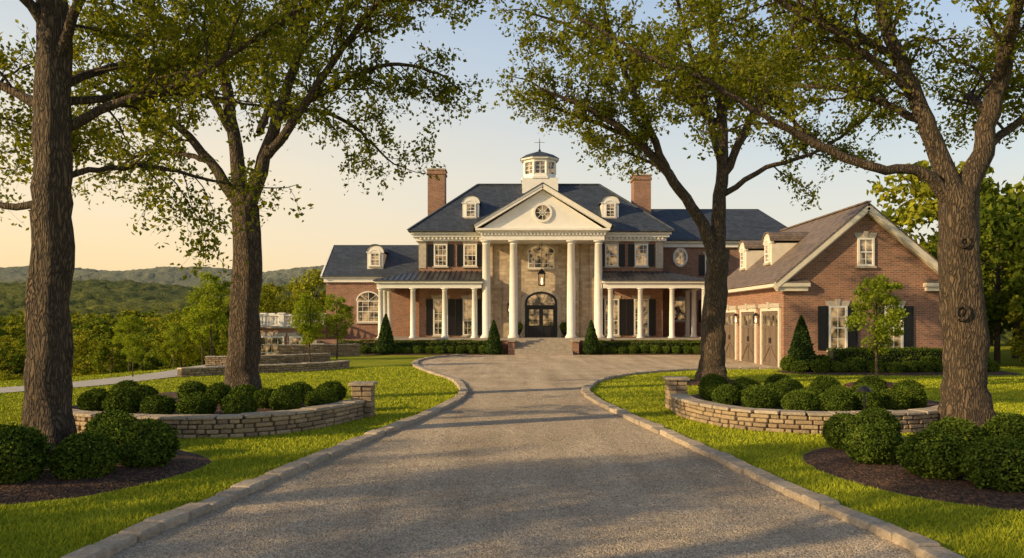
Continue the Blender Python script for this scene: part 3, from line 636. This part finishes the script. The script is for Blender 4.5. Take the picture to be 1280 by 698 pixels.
# ------------------------------------------------------------------ HOUSE
cx=2.35
house=empty("brick_mansion")
brick=Part();lime=Part();white=Part();slate=Part();metal=Part();glass=Part();black=Part();trim=Part();floor=Part();cols=Part();sash=Part()
FRONT=lambda y0:(lambda u,d,z:(u,y0-d,z))
LEFT=lambda x0:(lambda u,d,z:(x0-d,u,z))
def archpts(u,z1,w,rise,n=12,r0=0):
    return [(u-(w/2+r0)*math.cos(math.pi*k/n),z1+(rise+r0)*math.sin(math.pi*k/n)) for k in range(n+1)]
def window(T,u,z0,z1,w,cols_=2,rows=4,shut=0,head=True,arch=0,G=None,Wt=None,Bk=None,Tr=None,mid=True):
    G=G or glass; Wt=Wt or sash; Bk=Bk or black; Tr=Tr or trim
    f=.09
    G.box(u-w/2+.02,u+w/2-.02,.01,.03,z0+.02,z1-.02,T)
    Wt.box(u-w/2-.02,u-w/2+f,-.02,.10,z0,z1,T); Wt.box(u+w/2-f,u+w/2+.02,-.02,.10,z0,z1,T)
    Wt.box(u-w/2+f,u+w/2-f,-.02,.098,z0,z0+f,T)
    if not arch: Wt.box(u-w/2+f,u+w/2-f,-.02,.098,z1-f,z1,T)
    for k in range(1,cols_):
        x=u-w/2+w*k/cols_; Wt.box(x-.017,x+.017,-.01,.055,z0+f,z1,T)
    for k in range(1,rows):
        z=z0+(z1-z0)*k/rows; h=.032 if (mid and k==rows//2) else .016; Wt.box(u-w/2+f,u+w/2-f,-.012,.05+(.02 if h>.02 else 0),z-h,z+h,T)
    Tr.box(u-w/2-.12,u+w/2+.12,-.02,.15,z0-.12,z0-.003,T)
    if arch:
        A=archpts(u,z1,w,arch); B=archpts(u,z1,w,arch,r0=.10)
        G.poly([T(p[0],.03,p[1]) for p in A],[tuple(range(len(A)))])
        for k in range(len(A)-1):
            q=[A[k],A[k+1],B[k+1],B[k]]
            Wt.hexa([T(p[0],-.02,p[1]) for p in q]+[T(p[0],.10,p[1]) for p in q])
        for a in (.25,.5,.75):
            an=math.pi*a; Wt.beam(T(u,.045,z1),T(u-w/2*math.cos(an),.045,z1+arch*math.sin(an)),.03,.03,up=(0.1,.3,1) if a==.5 else (0,1,0))
        Wt.box(u-w/2,u+w/2,-.01,.07,z1-.035,z1+.035,T)
    elif head:
        hz=z1+.003; p=[(u-w/2-.1,hz),(u+w/2+.1,hz),(u+w/2+.2,hz+.28),(u-w/2-.2,hz+.28)]
        Tr.hexa([T(a,-.02,b) for a,b in p]+[T(a,.04,b) for a,b in p])
        p=[(u-.09,hz+.001),(u+.09,hz+.001),(u+.14,hz+.36),(u-.14,hz+.36)]
        Tr.hexa([T(a,-.02,b) for a,b in p]+[T(a,.08,b) for a,b in p])
    if shut:
        for sg in (-1,1):
            a=u+sg*(w/2+.04); b=u+sg*(w/2+.04+shut); lo,hi=min(a,b),max(a,b)
            Bk.box(lo,lo+.06,.0,.07,z0,z1,T); Bk.box(hi-.06,hi,.0,.07,z0,z1,T)
            for zz in (z0,(z0+z1)/2-.04,z1-.08): Bk.box(lo+.06,hi-.06,.0,.068,zz,zz+.08,T)
            Bk.box(lo+.06,hi-.06,.0,.02,z0+.08,z1-.08,T)
            z=z0+.12
            while z<z1-.1:
                Bk.box(lo+.06,hi-.06,.02,.05,z,z+.035,T); z+=.085
brick.box(cx-9.9,cx+9.9,65,77,-.2,9.45)
white.box(cx-10.15,cx+10.15,64.75,77.25,8.98,9.3); white.box(cx-10.35,cx+10.35,64.5,77.5,9.3,9.5); white.box(cx-10.5,cx+10.5,64.35,77.65,9.5,9.68)
k=cx-9.8
while k<cx+9.9:
    if abs(k-cx)>4.9: white.box(k,k+.14,64.56,64.76,9.1,9.28)
    k+=.32
def hip(P,x0,x1,y0,y1,z0,rx0,rx1,ry,z1,th=.10):
    v=[(x0,y0,z0),(x1,y0,z0),(x1,y1,z0),(x0,y1,z0),(rx0,ry,z1),(rx1,ry,z1)]
    v0=[(a,b,c-th) for a,b,c in v[:4]]
    P.poly(v+v0,[(0,1,5,4),(1,2,5),(2,3,4,5),(3,0,4),(6,7,1,0),(7,8,2,1),(8,9,3,2),(9,6,0,3),(9,8,7,6)])
hip(slate,cx-10.7,cx+10.7,64.1,77.9,9.80,cx-5.4,cx+5.4,71,14.6)
for sx in (-1,1):
    for ye in (64.1,77.9): slate.beam((cx+sx*10.7,ye,9.83),(cx+sx*5.4,71,14.63),.22,.08)
slate.beam((cx-5.4,71,14.64),(cx+5.4,71,14.64),.25,.09,up=(0,0,1))
for sx in (-1,1):
    for o_ in (5.75,8.15):
        window(FRONT(65),cx+sx*o_,6.95,8.75,1.05,3,4,shut=.5,head=False)
        window(FRONT(65),cx+sx*o_,1.35,4.3,1.15,3,5,shut=.55)
        trim.box(cx+sx*o_-.6,cx+sx*o_+.6,64.93,65.02,8.76,8.97)
    trim_x=cx+sx*9.62
    trim.box(min(trim_x-.3,trim_x+.3),max(trim_x-.3,trim_x+.3),64.94,65.03,6.8,8.975)
lime.box(cx-4.45,cx+4.45,64.7,65.2,1.2,8.98)
for sx in (-1,1):
    lime.box(cx+sx*4.34-.42,cx+sx*4.34+.42,64.45,64.75,1.2,8.75)
    lime.box(cx+sx*2.55-.5,cx+sx*2.55+.5,64.5,64.75,1.2,8.75)
window(FRONT(64.7),cx,6.75,8.0,2.1,4,3,head=False,arch=.6)
A=archpts(cx,8.0,2.1,.6,r0=.11);B=archpts(cx,8.0,2.1,.6,r0=.36)
for q in range(len(A)-1):
    w=[A[q],A[q+1],B[q+1],B[q]]; trim.hexa([(p[0],64.72,p[1]) for p in w]+[(p[0],64.61,p[1]) for p in w])
trim.box(cx-.14,cx+.14,64.55,64.7,8.58,8.74)
black.box(cx-1.3,cx-1.12,64.56,64.75,1.2,4.0); black.box(cx+1.12,cx+1.3,64.56,64.75,1.2,4.0); black.box(cx-1.12,cx+1.12,64.57,64.75,3.62,3.8)
A=archpts(cx,4.0,2.24,.72);B=archpts(cx,4.0,2.24,.72,r0=.18);C=archpts(cx,4.0,2.24,.72,r0=.48)
for q in range(len(A)-1):
    w=[A[q],A[q+1],B[q+1],B[q]]; black.hexa([(p[0],64.75,p[1]) for p in w]+[(p[0],64.56,p[1]) for p in w])
    w=[B[q],B[q+1],C[q+1],C[q]]; trim.hexa([(p[0],64.72,p[1]) for p in w]+[(p[0],64.60,p[1]) for p in w])
trim.box(cx-1.6,cx-1.303,64.6,64.72,1.2,4.0); trim.box(cx+1.303,cx+1.6,64.6,64.72,1.2,4.0)
glass.poly([(p[0],64.67,p[1]) for p in A],[tuple(range(len(A)))]); 
glass.box(cx-1.12,cx+1.12,64.665,64.69,3.8,4.0)
for a in (.2,.4,.6,.8):
    an=math.pi*a; black.beam((cx,64.64,3.85),(cx-1.12*math.cos(an),64.64,4.0+.72*math.sin(an)),.04,.04,up=(0,1,0))
door=Part()
for sx in (-1,1):
    a=cx+sx*.015; b=cx+sx*1.115; lo,hi=min(a,b),max(a,b)
    door.box(lo,lo+.14,64.62,64.69,1.22,3.61); door.box(hi-.14,hi,64.62,64.69,1.22,3.61)
    for z0,z1 in ((1.22,1.42),(2.05,2.15),(3.45,3.61)): door.box(lo+.14,hi-.14,64.625,64.69,z0,z1)
    door.box(lo+.14,hi-.14,64.655,64.69,1.42,2.05); door.box(lo+.24,hi-.24,64.64,64.66,1.5,1.97)
    glass.box(lo+.14,hi-.14,64.66,64.68,2.15,3.45)
    for z in (2.58,3.02): door.box(lo+.14,hi-.14,64.635,64.67,z-.02,z+.02)
    door.box((lo+hi)/2-.02,(lo+hi)/2+.02,64.633,64.67,2.15,3.45)
floor.box(cx-12.9,cx+12.9,61.45,65,1.05,1.2); brick.box(cx-12.75,cx+12.75,61.6,65,-.2,1.05)
floor.box(cx-5.2,cx+5.2,61.15,61.45,1.03,1.196); brick.box(cx-5.1,cx+5.1,61.25,61.6,-.2,1.03)
floor.box(cx-12.9,cx-9.9,65,75.2,1.05,1.2); brick.box(cx-12.75,cx-9.9,65,75,-2,1.05)
floor.box(cx+9.9,cx+12.9,65,69,1.05,1.2); brick.box(cx+9.9,cx+12.75,65,69,-.2,1.05)
for q in range(7):
    floor.box(cx-2.15,cx+2.15,58.95+q*.32,61.2,q*.15 if q else -.05,(q+1)*.15-.002 if q<6 else 1.04)
for sx in (-1,1):
    brick.box(cx+sx*2.4-.24,cx+sx*2.4+.24,59.6,61.25,-.1,.98); floor.box(cx+sx*2.4-.3,cx+sx*2.4+.3,59.5,61.15,.98,1.06)
def column(P,x,y,z0,z1,r,n=24):
    P.box(x-r*1.35,x+r*1.35,y-r*1.35,y+r*1.35,z0,z0+r*.35)
    P.lathe(x,y,[(r*1.28,z0+r*.35),(r*1.3,z0+r*.5),(r*1.12,z0+r*.65),(r*1.12,z0+r*.8),(r,z0+r*.95),(r*1.0,z0+(z1-z0)*.35),(r*.86,z1-r*.9),(r*.98,z1-r*.85),(r*.98,z1-r*.75),(r*.87,z1-r*.7),(r*.9,z1-r*.5),(r*1.15,z1-r*.3)],n)
    P.box(x-r*1.25,x+r*1.25,y-r*1.25,y+r*1.25,z1-r*.3,z1)
for o_ in (-4.34,-2.23,2.23,4.34): column(cols,cx+o_,61.95,1.2,8.74,.33)
white.box(cx-4.75,cx+4.75,61.5,64.95,8.75,9.3); white.box(cx-4.9,cx+4.9,61.35,64.9,9.3,9.46); white.box(cx-5.15,cx+5.15,61.1,64.6,9.46,9.62)
k=cx-4.75
while k<cx+4.7: white.box(k,k+.13,61.36,61.5,9.14,9.298); k+=.27
zp,za=9.625,12.75
white.poly([(cx-4.7,61.55,zp),(cx+4.7,61.55,zp),(cx,61.55,za-.15),(cx-4.7,70,zp),(cx+4.7,70,zp),(cx,70,za-.15)],[(0,1,2),(3,5,4),(0,3,4,1)])
for sx in (-1,1):
    white.beam((cx+sx*5.2,61.35,zp+.08),(cx,61.35,za+.06),.5,.28); white.beam((cx+sx*5.25,61.2,zp+.22),(cx,61.2,za+.20),.3,.14)
    e=[(cx+sx*5.5,61.0,zp+.2),(cx,61.0,za+.36),(cx,70.5,za+.36),(cx+sx*5.5,66,zp+.2)]
    slate.poly(e+[(a,b,c-.08) for a,b,c in e],[(0,1,2,3),(7,6,5,4),(0,4,5,1),(1,5,6,2),(2,6,7,3),(3,7,4,0)])
def ring(P,x,y,z,rx,rz,t,d=.1,n=28):
    for k in range(n):
        a0=2*math.pi*k/n;a1=2*math.pi*(k+1)/n
        q=[(x+rx*math.cos(a0),z+rz*math.sin(a0)),(x+rx*math.cos(a1),z+rz*math.sin(a1)),(x+(rx+t)*math.cos(a1),z+(rz+t)*math.sin(a1)),(x+(rx+t)*math.cos(a0),z+(rz+t)*math.sin(a0))]
        P.hexa([(p[0],y+.02,p[1]) for p in q]+[(p[0],y-d,p[1]) for p in q])
def disc(P,x,y,z,rx,rz,n=28): P.poly([(x+rx*math.cos(2*math.pi*k/n),y,z+rz*math.sin(2*math.pi*k/n)) for k in range(n)],[tuple(range(n))])
disc(glass,cx,61.52,10.85,.6,.6); ring(white,cx,61.55,10.85,.58,.58,.16,.14); ring(sash,cx,61.53,10.85,.2,.2,.035,.05)
for q in range(4):
    a=math.pi*q/4+.01; sash.beam((cx-.6*math.cos(a),61.49,10.85-.6*math.sin(a)),(cx+.6*math.cos(a),61.49,10.85+.6*math.sin(a)),.03,.04,up=(0,1,0))
for sx in (-1,1):
    X=lambda o_:cx+sx*o_
    yb=75 if sx<0 else 69
    top=[(X(4.6),65,6.55),(X(9.9),65,6.55),(X(13.0),61.2,5.66),(X(4.6),61.2,5.66)]
    metal.poly(top+[(a,b,c-.07) for a,b,c in top],[(0,1,2,3),(7,6,5,4),(2,6,7,3),(3,7,4,0)])
    sd=[(X(9.9),65,6.55),(X(9.9),yb,6.55),(X(13.0),yb,5.66),(X(13.0),61.2,5.66)]
    metal.poly(sd+[(a,b,c-.07) for a,b,c in sd],[(0,1,2,3),(7,6,5,4),(2,6,7,3)])
    o_=4.8
    while o_<12.9:
        t_=1 if o_<=9.9 else (13.0-o_)/3.1
        metal.beam((X(o_),61.2,5.69),(X(o_),61.2+3.8*t_,5.69+.89*t_),.035,.06); o_+=.42
    yy=61.8
    while yy<yb:
        t_=min(1,(yy-61.2)/3.8); metal.beam((X(13.0),yy,5.69),(X(13.0-3.1*t_),yy,5.69+.89*t_),.035,.06); yy+=.45
    a,b=sorted((X(4.7),X(12.75))); white.box(a,b,61.5,61.95,5.05,5.45); a,b=sorted((X(4.6),X(12.9))); white.box(a,b,61.3,62.0,5.45,5.6)
    a,b=sorted((X(12.3),X(12.75))); white.box(a,b,61.95,yb,5.052,5.452); a,b=sorted((X(12.25),X(12.9))); white.box(a,b,62.0,yb,5.452,5.6)
    a,b=sorted((X(4.7),X(12.7))); white.box(a,b,61.9,65.02,5.46,5.5)
    for o_ in (5.25,7.55,10.0,12.48): column(cols,X(o_),61.75,1.2,5.05,.21,18)
    for y_ in ((63.8,66,68.3,70.6,72.8) if sx<0 else (65.2,67.6)): column(cols,X(12.48),y_,1.2,5.05,.21,18)
def dormer(T,u,z0,z1,w,depth,P_w=white,P_s=slate,backT=None):
    P_w.box(u-w/2,u+w/2,-depth,0,z0,z1,T)
    P_w.box(u-w/2-.08,u+w/2+.08,-.1,.08,z1,z1+.12,T)
    A=archpts(u,z1+.12,w+.1,w*.38,10)
    b=len(P_w.v); P_w.v+= [T(p[0],.06,p[1]) for p in A]+[T(p[0],-depth,p[1]) for p in A]; n=len(A)
    P_w.f.append(tuple(b+i for i in range(n)))
    B=archpts(u,z1+.12,w+.3,w*.38+.1,10)
    for k in range(n-1):
        q=[A[k],A[k+1],B[k+1],B[k]]; P_s.hexa([T(p[0],-depth,p[1]) for p in q]+[T(p[0],.14,p[1]) for p in q])
    window(T,u,z0+.3,z1-.05,w*.6,2,4,head=False,arch=w*.18)
for sx in (-1,1): dormer(FRONT(65.9),cx+sx*5.75,10.75,12.2,1.35,3.2)
cu=Part(); cg=Part()
n8=lambda r,z,x=cx+.1,y=71,ph=math.pi/8:[(x+r*math.cos(ph+k*math.pi/4),y+r*math.sin(ph+k*math.pi/4),z) for k in range(8)]
def frust(P,lv):
    b=len(P.v)
    for r,z in lv: P.v+=n8(r,z)
    for q in range(len(lv)-1):
        for k in range(8): P.f.append((b+q*8+k,b+q*8+(k+1)%8,b+(q+1)*8+(k+1)%8,b+(q+1)*8+k))
    P.f.append(tuple(b+(len(lv)-1)*8+k for k in range(8)))
cu.box(cx-1.45,cx+1.65,69.45,72.55,13.6,14.95)
frust(cu,[(1.75,14.9),(1.75,15.08),(1.5,15.1),(1.5,15.4)]); frust(cg,[(1.36,15.35),(1.36,16.5)])
frust(cu,[(1.52,16.42),(1.52,16.62),(1.75,16.66),(1.8,16.8),(1.5,16.82)])
for k in range(8):
    a=math.pi/8+k*math.pi/4; x_=cx+.1+1.42*math.cos(a); y_=71+1.42*math.sin(a); cu.lathe(x_,y_,[(.13,15.38),(.13,16.44)],8)
    a2=a+math.pi/8; p=(cx+.1+1.3*math.cos(a2),71+1.3*math.sin(a2)); cu.beam((*p,15.4),(*p,16.44),.05,.06,up=(math.cos(a2),math.sin(a2),0))
    for zz in (15.75,16.1):
        q0=n8(1.38,zz)[k]; q1=n8(1.38,zz)[(k+1)%8]; cu.beam(q0,q1,.05,.04)
frust(slate,[(1.85,16.8),(1.3,17.15),(.75,17.35),(.15,17.55)]); black.lathe(cx+.1,71,[(.05,17.5),(.12,17.65),(.04,17.75),(.03,18.5),(.005,18.8)],8)
black.beam((cx-.35,71,18.35),(cx+.55,71,18.35),.02,.03)
for x0,zt in ((cx-9.75,15.9),(cx+8.35,15.4)):
    brick.box(x0,x0+1.5,70.2,71.9,8,zt-.5); brick.box(x0-.08,x0+1.58,70.12,71.98,zt-.5,zt-.3); brick.box(x0-.02,x0+1.52,70.18,71.92,zt-.3,zt-.12); trim.box(x0-.1,x0+1.6,70.1,72,zt-.12,zt)
    for dx in (.4,1.05): metal.lathe(x0+dx,71,[(.16,zt),(.14,zt+.35)],10)
lx0,lx1=-15.8,cx-9.9
brick.box(lx0,lx1,68,76,-3,6.1); white.box(lx0-.15,lx1,67.75,76.2,5.8,6.15); white.box(lx0-.3,lx1,67.6,76.3,6.15,6.28)
slate.poly([(lx0-.35,67.4,6.3),(lx1,67.4,6.3),(lx1,72,9.35),(lx0-.35,72,9.35),(lx0-.35,76.6,6.3),(lx1,76.6,6.3)],[(0,1,2,3),(3,2,5,4)])
slate.poly([(lx0-.35,67.4,6.29),(lx1,67.4,6.29),(lx1,76.6,6.29),(lx0-.35,76.6,6.29)],[(0,1,2,3)])
brick.poly([(lx0,68,6.1),(lx0,76,6.1),(lx0,72,9.1)],[(0,1,2)])
white.beam((lx0-.28,67.4,6.22),(lx0-.28,72,9.27),.14,.22); white.beam((lx0-.28,76.6,6.22),(lx0-.28,72,9.27),.14,.22)
dormer(FRONT(68.4),-11.7,6.9,8.35,1.35,3)
window(FRONT(68),-12.2,2.4,4.2,1.9,4,4,head=False,arch=.75); window(LEFT(lx0),70.5,2.4,4.4,1.1,2,4); window(LEFT(lx0),73.6,2.4,4.4,1.1,2,4)
rx0,rx1=cx+9.9,24.6
brick.box(rx0,rx1,69,78,-.2,9.2); white.box(rx0,rx1+.2,68.75,78.2,8.85,9.2); white.box(rx0,rx1+.35,68.55,78.35,9.2,9.38)
hip(slate,rx0-3,rx1+.6,68.3,78.6,9.5,rx0-3,22.6,73.5,12.8)
disc(glass,14.5,68.97,8.0,.5,.7); ring(white,14.5,69.0,8.0,.48,.68,.16,.12)
for q in range(4):
    a=math.pi*q/4+.01; sash.beam((14.5-.5*math.cos(a),68.94,8-.68*math.sin(a)),(14.5+.5*math.cos(a),68.94,8+.68*math.sin(a)),.035,.04,up=(0,1,0))
window(FRONT(69),14.5,2.5,4.3,1.15,3,3); window(FRONT(69),17.2,6.4,8.2,1.1,3,4,shut=.5); window(FRONT(69),17.2,2.4,4.3,1.15,3,4,shut=.5)
gx0,gx1,gy0,gy1,gr,ge,gz=14.6,23.4,43.0,56.0,19.0,5.0,8.75
slate2=Part(); gw=Part()
brick.box(gx0,gx1,gy0,gy1,-.2,ge)
for y_ in (gy0,gy1): brick.poly([(gx0,y_,ge-.001),(gx1,y_,ge-.001),(gr,y_,gz-.1)],[(0,1,2)])
sl=(gz-ge)/(gr-gx0)
for sx in (-1,1):
    xe=gr+sx*(gr-gx0+.55); ze=ge+.12-sl*.55; 
    e=[(xe,gy0-.45,ze),(gr,gy0-.45,gz+.12),(gr,gy1+.4,gz+.12),(xe,gy1+.4,ze)]
    slate2.poly(e+[(a,b,c-.09) for a,b,c in e],[(0,1,2,3),(7,6,5,4),(0,4,5,1),(1,5,6,2),(2,6,7,3),(3,7,4,0)])
    for y_,w in ((gy0-.36,.14),(gy0-.2,.30)):
        gw.beam((xe,y_,ze-.24+(.0 if w<.2 else -.1)),(gr,y_,gz-.12+(.0 if w<.2 else -.1)),w,.30)
    a,b=sorted((xe+sx*-.05,gr+sx*(gr-gx0-1.3))); gw.box(a,b,gy0-.4,gy0+.02,ge-.62,ge-.42); gw.box(a+.08,b-.08,gy0-.28,gy0+.02,ge-.85,ge-.62)
    slate2.poly([(a,gy0-.42,ge-.41),(b,gy0-.42,ge-.41),(b,gy0,ge-.2),(a,gy0,ge-.2)],[(0,1,2,3)])
    a,b=sorted((xe,gr+sx*(gr-gx0-.02))); gw.box(a,b,gy0+.02,gy1,ge-.62,ge-.40)
slate2.beam((gr,gy0-.45,gz+.16),(gr,gy1+.4,gz+.16),.24,.08)
gf=FRONT(gy0)
window(gf,17.5,1.0,3.35,.95,2,4,shut=.55); window(gf,20.5,1.0,3.35,.95,2,4,shut=.55); window(gf,19.0,5.5,7.0,.85,2,4)
gl=LEFT(gx0)
gd=Part()
for y_ in (45.1,49.3,53.5):
    z1=3.0; w=2.9
    gd.box(y_-w/2,y_+w/2,-.05,.03,0,z1+.1,gl); gw.box(y_-w/2-.22,y_-w/2-.002,-.02,.10,0,z1+.3,gl); gw.box(y_+w/2+.002,y_+w/2+.22,-.02,.10,0,z1+.3,gl); gw.box(y_-w/2,y_+w/2,-.02,.10,z1+.1,z1+.3,gl)
    trim.box(y_-w/2-.35,y_+w/2+.35,-.02,.16,z1+.3,z1+.52,gl); trim.box(y_-.18,y_+.18,-.02,.2,z1+.25,z1+.62,gl)
    for q in range(-1,2): gd.box(y_+q*.95-.04,y_+q*.95+.04,.03,.06,.1,z1,gl)
    for z in (.08,1.15,2.1,z1-.05): gd.box(y_-w/2+.02,y_+w/2-.02,.032,.058,z,z+.1,gl)
    for q in range(4): glass.box(y_-1.35+q*.7,y_-1.35+q*.7+.55,.034,.045,2.28,2.85,gl)
    for s_ in (-1,1): black.box(y_+s_*.12-.03,y_+s_*.12+.03,.06,.09,1.3,1.6,gl)
    gd.beam(gl(y_-1.3,.06,.2),gl(y_-.1,.06,1.1),.03,.08); gd.beam(gl(y_+1.3,.06,.2),gl(y_+.1,.06,1.1),.03,.08)
for y_ in (48.4,53.6):
    dormer(lambda u,d,z:(15.5-d,u,z),y_,5.75,7.2,1.35,2.6,gw,slate2)
brick.box(18.2,23,56,69,-.2,4.6); slate.poly([(17.8,56,4.7),(17.8,69,4.7),(20.6,69,6.6),(20.6,56,6.6),(23.4,56,4.7),(23.4,69,4.7)],[(0,1,2,3),(3,2,5,4)])
tr=Part(); bal=Part()
tr.box(-20.4,-15.8,63,75,-4,1.95); tr.box(-15.8,cx-12.75,63,68,-4,1.05)
floor.box(-20.6,-15.8,62.8,75.2,1.95,2.08)
def balustrade(p,q):
    p=np.array(p,float);q=np.array(q,float);L=np.linalg.norm(q-p);d=(q-p)/L
    bal.beam((*p,2.18),(*q,2.18),.22,.10); bal.beam((*p,2.98),(*q,2.98),.24,.12)
    n=int(L/.24)
    for k in range(n):
        c=p+d*(k+.5)*L/n; bal.lathe(c[0],c[1],[(.05,2.22),(.085,2.42),(.04,2.62),(.05,2.94)],6)
    m=max(1,round(L/2.4))
    for k in range(m+1):
        c=p+d*k*L/m; bal.box(c[0]-.2,c[0]+.2,c[1]-.2,c[1]+.2,2.08,3.08); bal.box(c[0]-.26,c[0]+.26,c[1]-.26,c[1]+.26,3.08,3.18)
balustrade((-20.3,63.1),(-16,63.1)); balustrade((-20.3,63.1),(-20.3,75))
balustrade((-16,63.1),(-16,67.8))
window(FRONT(63),-18.9,-.6,1.3,1.9,4,3,head=True); window(FRONT(63),-17,-.6,1.3,1.0,2,3,head=True)
for q in range(5): floor.box(-15.6+q*.55,-15.05+q*.55,61.6,62.95,-2,1.0-q*.2)
lan=Part(); lg=Part()
def lantern(x,y,z,s,hang=0,nx=0,ny=-1):
    lan.box(x-.12*s,x+.12*s,y-.12*s,y+.12*s,z,z+.04*s); lan.lathe(x,y,[(.17*s,z+.44*s),(.1*s,z+.56*s),(.02*s,z+.64*s)],8)
    for a in (-1,1):
        for b in (-1,1): lan.box(x+a*.11*s-.014*s,x+a*.11*s+.014*s,y+b*.11*s-.014*s,y+b*.11*s+.014*s,z+.04*s,z+.45*s)
    r=s**.5
    lg.lathe(x,y,[(.03*r,z+.05*s),(.045*r,z+.15*s),(.02*r,z+.3*s)],8)
    if hang: lan.box(x-.015,x+.015,y-.015,y+.015,z+.6*s,hang)
    else: lan.beam((x,y,z+.6*s),(x-nx*.3,y-ny*.3,z+.5*s),.03,.03)
lantern(cx,63.2,5.3,2.1,8.75)
for sx in (-1,1): lantern(cx+sx*2.55,64.28,3.2,1.3)
for y_ in (47.2,51.4): lantern(14.38,y_,2.4,1.0,0,-1,0)
for P,nm,m in ((brick,"walls",M_brick),(lime,"limestone_bay",M_lime),(white,"cornice_and_pediment",M_white),(slate,"slate_roof",M_slate),(metal,"porch_roof",M_metal),(glass,"window_panes",M_glass),(black,"shutters",M_black),(trim,"stone_trim",M_capstone),(floor,"porch_floor_and_steps",M_floor),(sash,"window_sashes",M_white),(door,"front_door",M_black),(cu,"cupola",M_white),(cg,"cupola_glass",M_glass),(slate2,"garage_roof",M_slate2),(gw,"garage_trim",M_cream),(gd,"garage_doors",M_wood),(tr,"terrace",M_brick),(bal,"balustrade",M_white),(lan,"lanterns",M_black),(lg,"lantern_flames",M_lampglow)):
    P.make(nm,m,house)
cols.make("columns",M_white,house,smooth=True)
def planter(x,y):
    e=empty("planter_urn"); p=Part(); p.lathe(0,0,[(.22,0),(.22,.06),(.1,.12),(.12,.2),(.27,.45),(.32,.6),(.3,.62)],16); p.make("urn",M_black,e); add_obj("topiary",SF[0],e,(0,0,.55),0,(.75,.75,.8)); e.location=(x,y,1.2)
planter(cx-1.85,64.0); planter(cx+1.85,64.0)
e=empty("path_light"); p=Part(); p.lathe(0,0,[(.03,0),(.025,.5),(.03,.52)],8); p.lathe(0,0,[(.17,.55),(.12,.62),(.03,.68)],12); p.make("post",M_black,e); e.location=(8.35,18.95,.36)

# ------------------------------------------------------------------ light, sky, camera
EL=math.radians(20); AZ=math.radians(24)
to_sun=Vector((-math.cos(AZ)*math.cos(EL),-math.sin(AZ)*math.cos(EL),math.sin(EL)))
sd=bpy.data.lights.new("sun","SUN"); sd.energy=5; sd.angle=math.radians(.5); sd.color=(1,.73,.38)
so=bpy.data.objects.new("sun",sd); col.objects.link(so); so.rotation_euler=to_sun.to_track_quat('Z','Y').to_euler(); so.location=(-40,-20,40)
w=bpy.data.worlds.new("World"); scene.world=w; w.use_nodes=True; nt=w.node_tree
sky=nt.nodes.new("ShaderNodeTexSky"); sky.sky_type='NISHITA'; sky.sun_disc=False; sky.sun_elevation=EL; sky.sun_rotation=math.atan2(to_sun.x,to_sun.y)
sky.air_density=1.0; sky.dust_density=3.0; sky.ozone_density=1.0
bg=nt.nodes["Background"]; bg.inputs[1].default_value=.05; nt.links.new(sky.outputs[0],bg.inputs[0])
tc=nd(nt,"TexCoord"); sp=nd(nt,"SeparateXYZ"); nt.links.new(tc.outputs["Generated"],sp.inputs[0])
ns=nd(nt,"TexNoise"); mp=nd(nt,"Mapping"); mp.inputs["Scale"].default_value=(1.2,1.2,6); nt.links.new(tc.outputs["Generated"],mp.inputs[0]); nt.links.new(mp.outputs[0],ns.inputs["Vector"]); ns.inputs["Scale"].default_value=1.6; ns.inputs["Detail"].default_value=4
zz=math_(nt,'ADD',sp.outputs[2],math_(nt,'MULTIPLY',math_(nt,'SUBTRACT',ns.outputs["Fac"],.5),.10))
warm=ramp(nt,zz,[(0,(1.05,.70,.32)),(.08,(1.05,.77,.42)),(.17,(.98,.80,.54)),(.28,(.74,.73,.66)),(.42,(.42,.53,.68)),(.60,(.10,.15,.25))])
cool=ramp(nt,zz,[(0,(.92,.71,.45)),(.08,(.84,.72,.54)),(.18,(.66,.68,.64)),(.32,(.45,.56,.70)),(.42,(.36,.48,.66)),(.60,(.09,.14,.24))])
mr=nd(nt,"MapRange",interpolation_type='SMOOTHSTEP'); nt.links.new(sp.outputs[0],mr.inputs[0]); mr.inputs[1].default_value=-.5; mr.inputs[2].default_value=.42
b2=nd(nt,"Background"); nt.links.new(mixc(nt,mr.outputs[0],warm,cool),b2.inputs[0]); b2.inputs[1].default_value=.86
ad=nd(nt,"AddShader"); nt.links.new(bg.outputs[0],ad.inputs[0]); nt.links.new(b2.outputs[0],ad.inputs[1]); nt.links.new(ad.outputs[0],nt.nodes["World Output"].inputs[0])
cam=bpy.data.cameras.new("camera"); co=bpy.data.objects.new("camera",cam); col.objects.link(co)
co.location=(0,0,2.6); co.rotation_euler=(math.radians(90),0,0); cam.lens=28.125; cam.sensor_width=36; cam.shift_y=.04; cam.clip_end=20000
scene.camera=co
scene.view_settings.view_transform='Standard'; scene.view_settings.look='None'; scene.view_settings.exposure=0
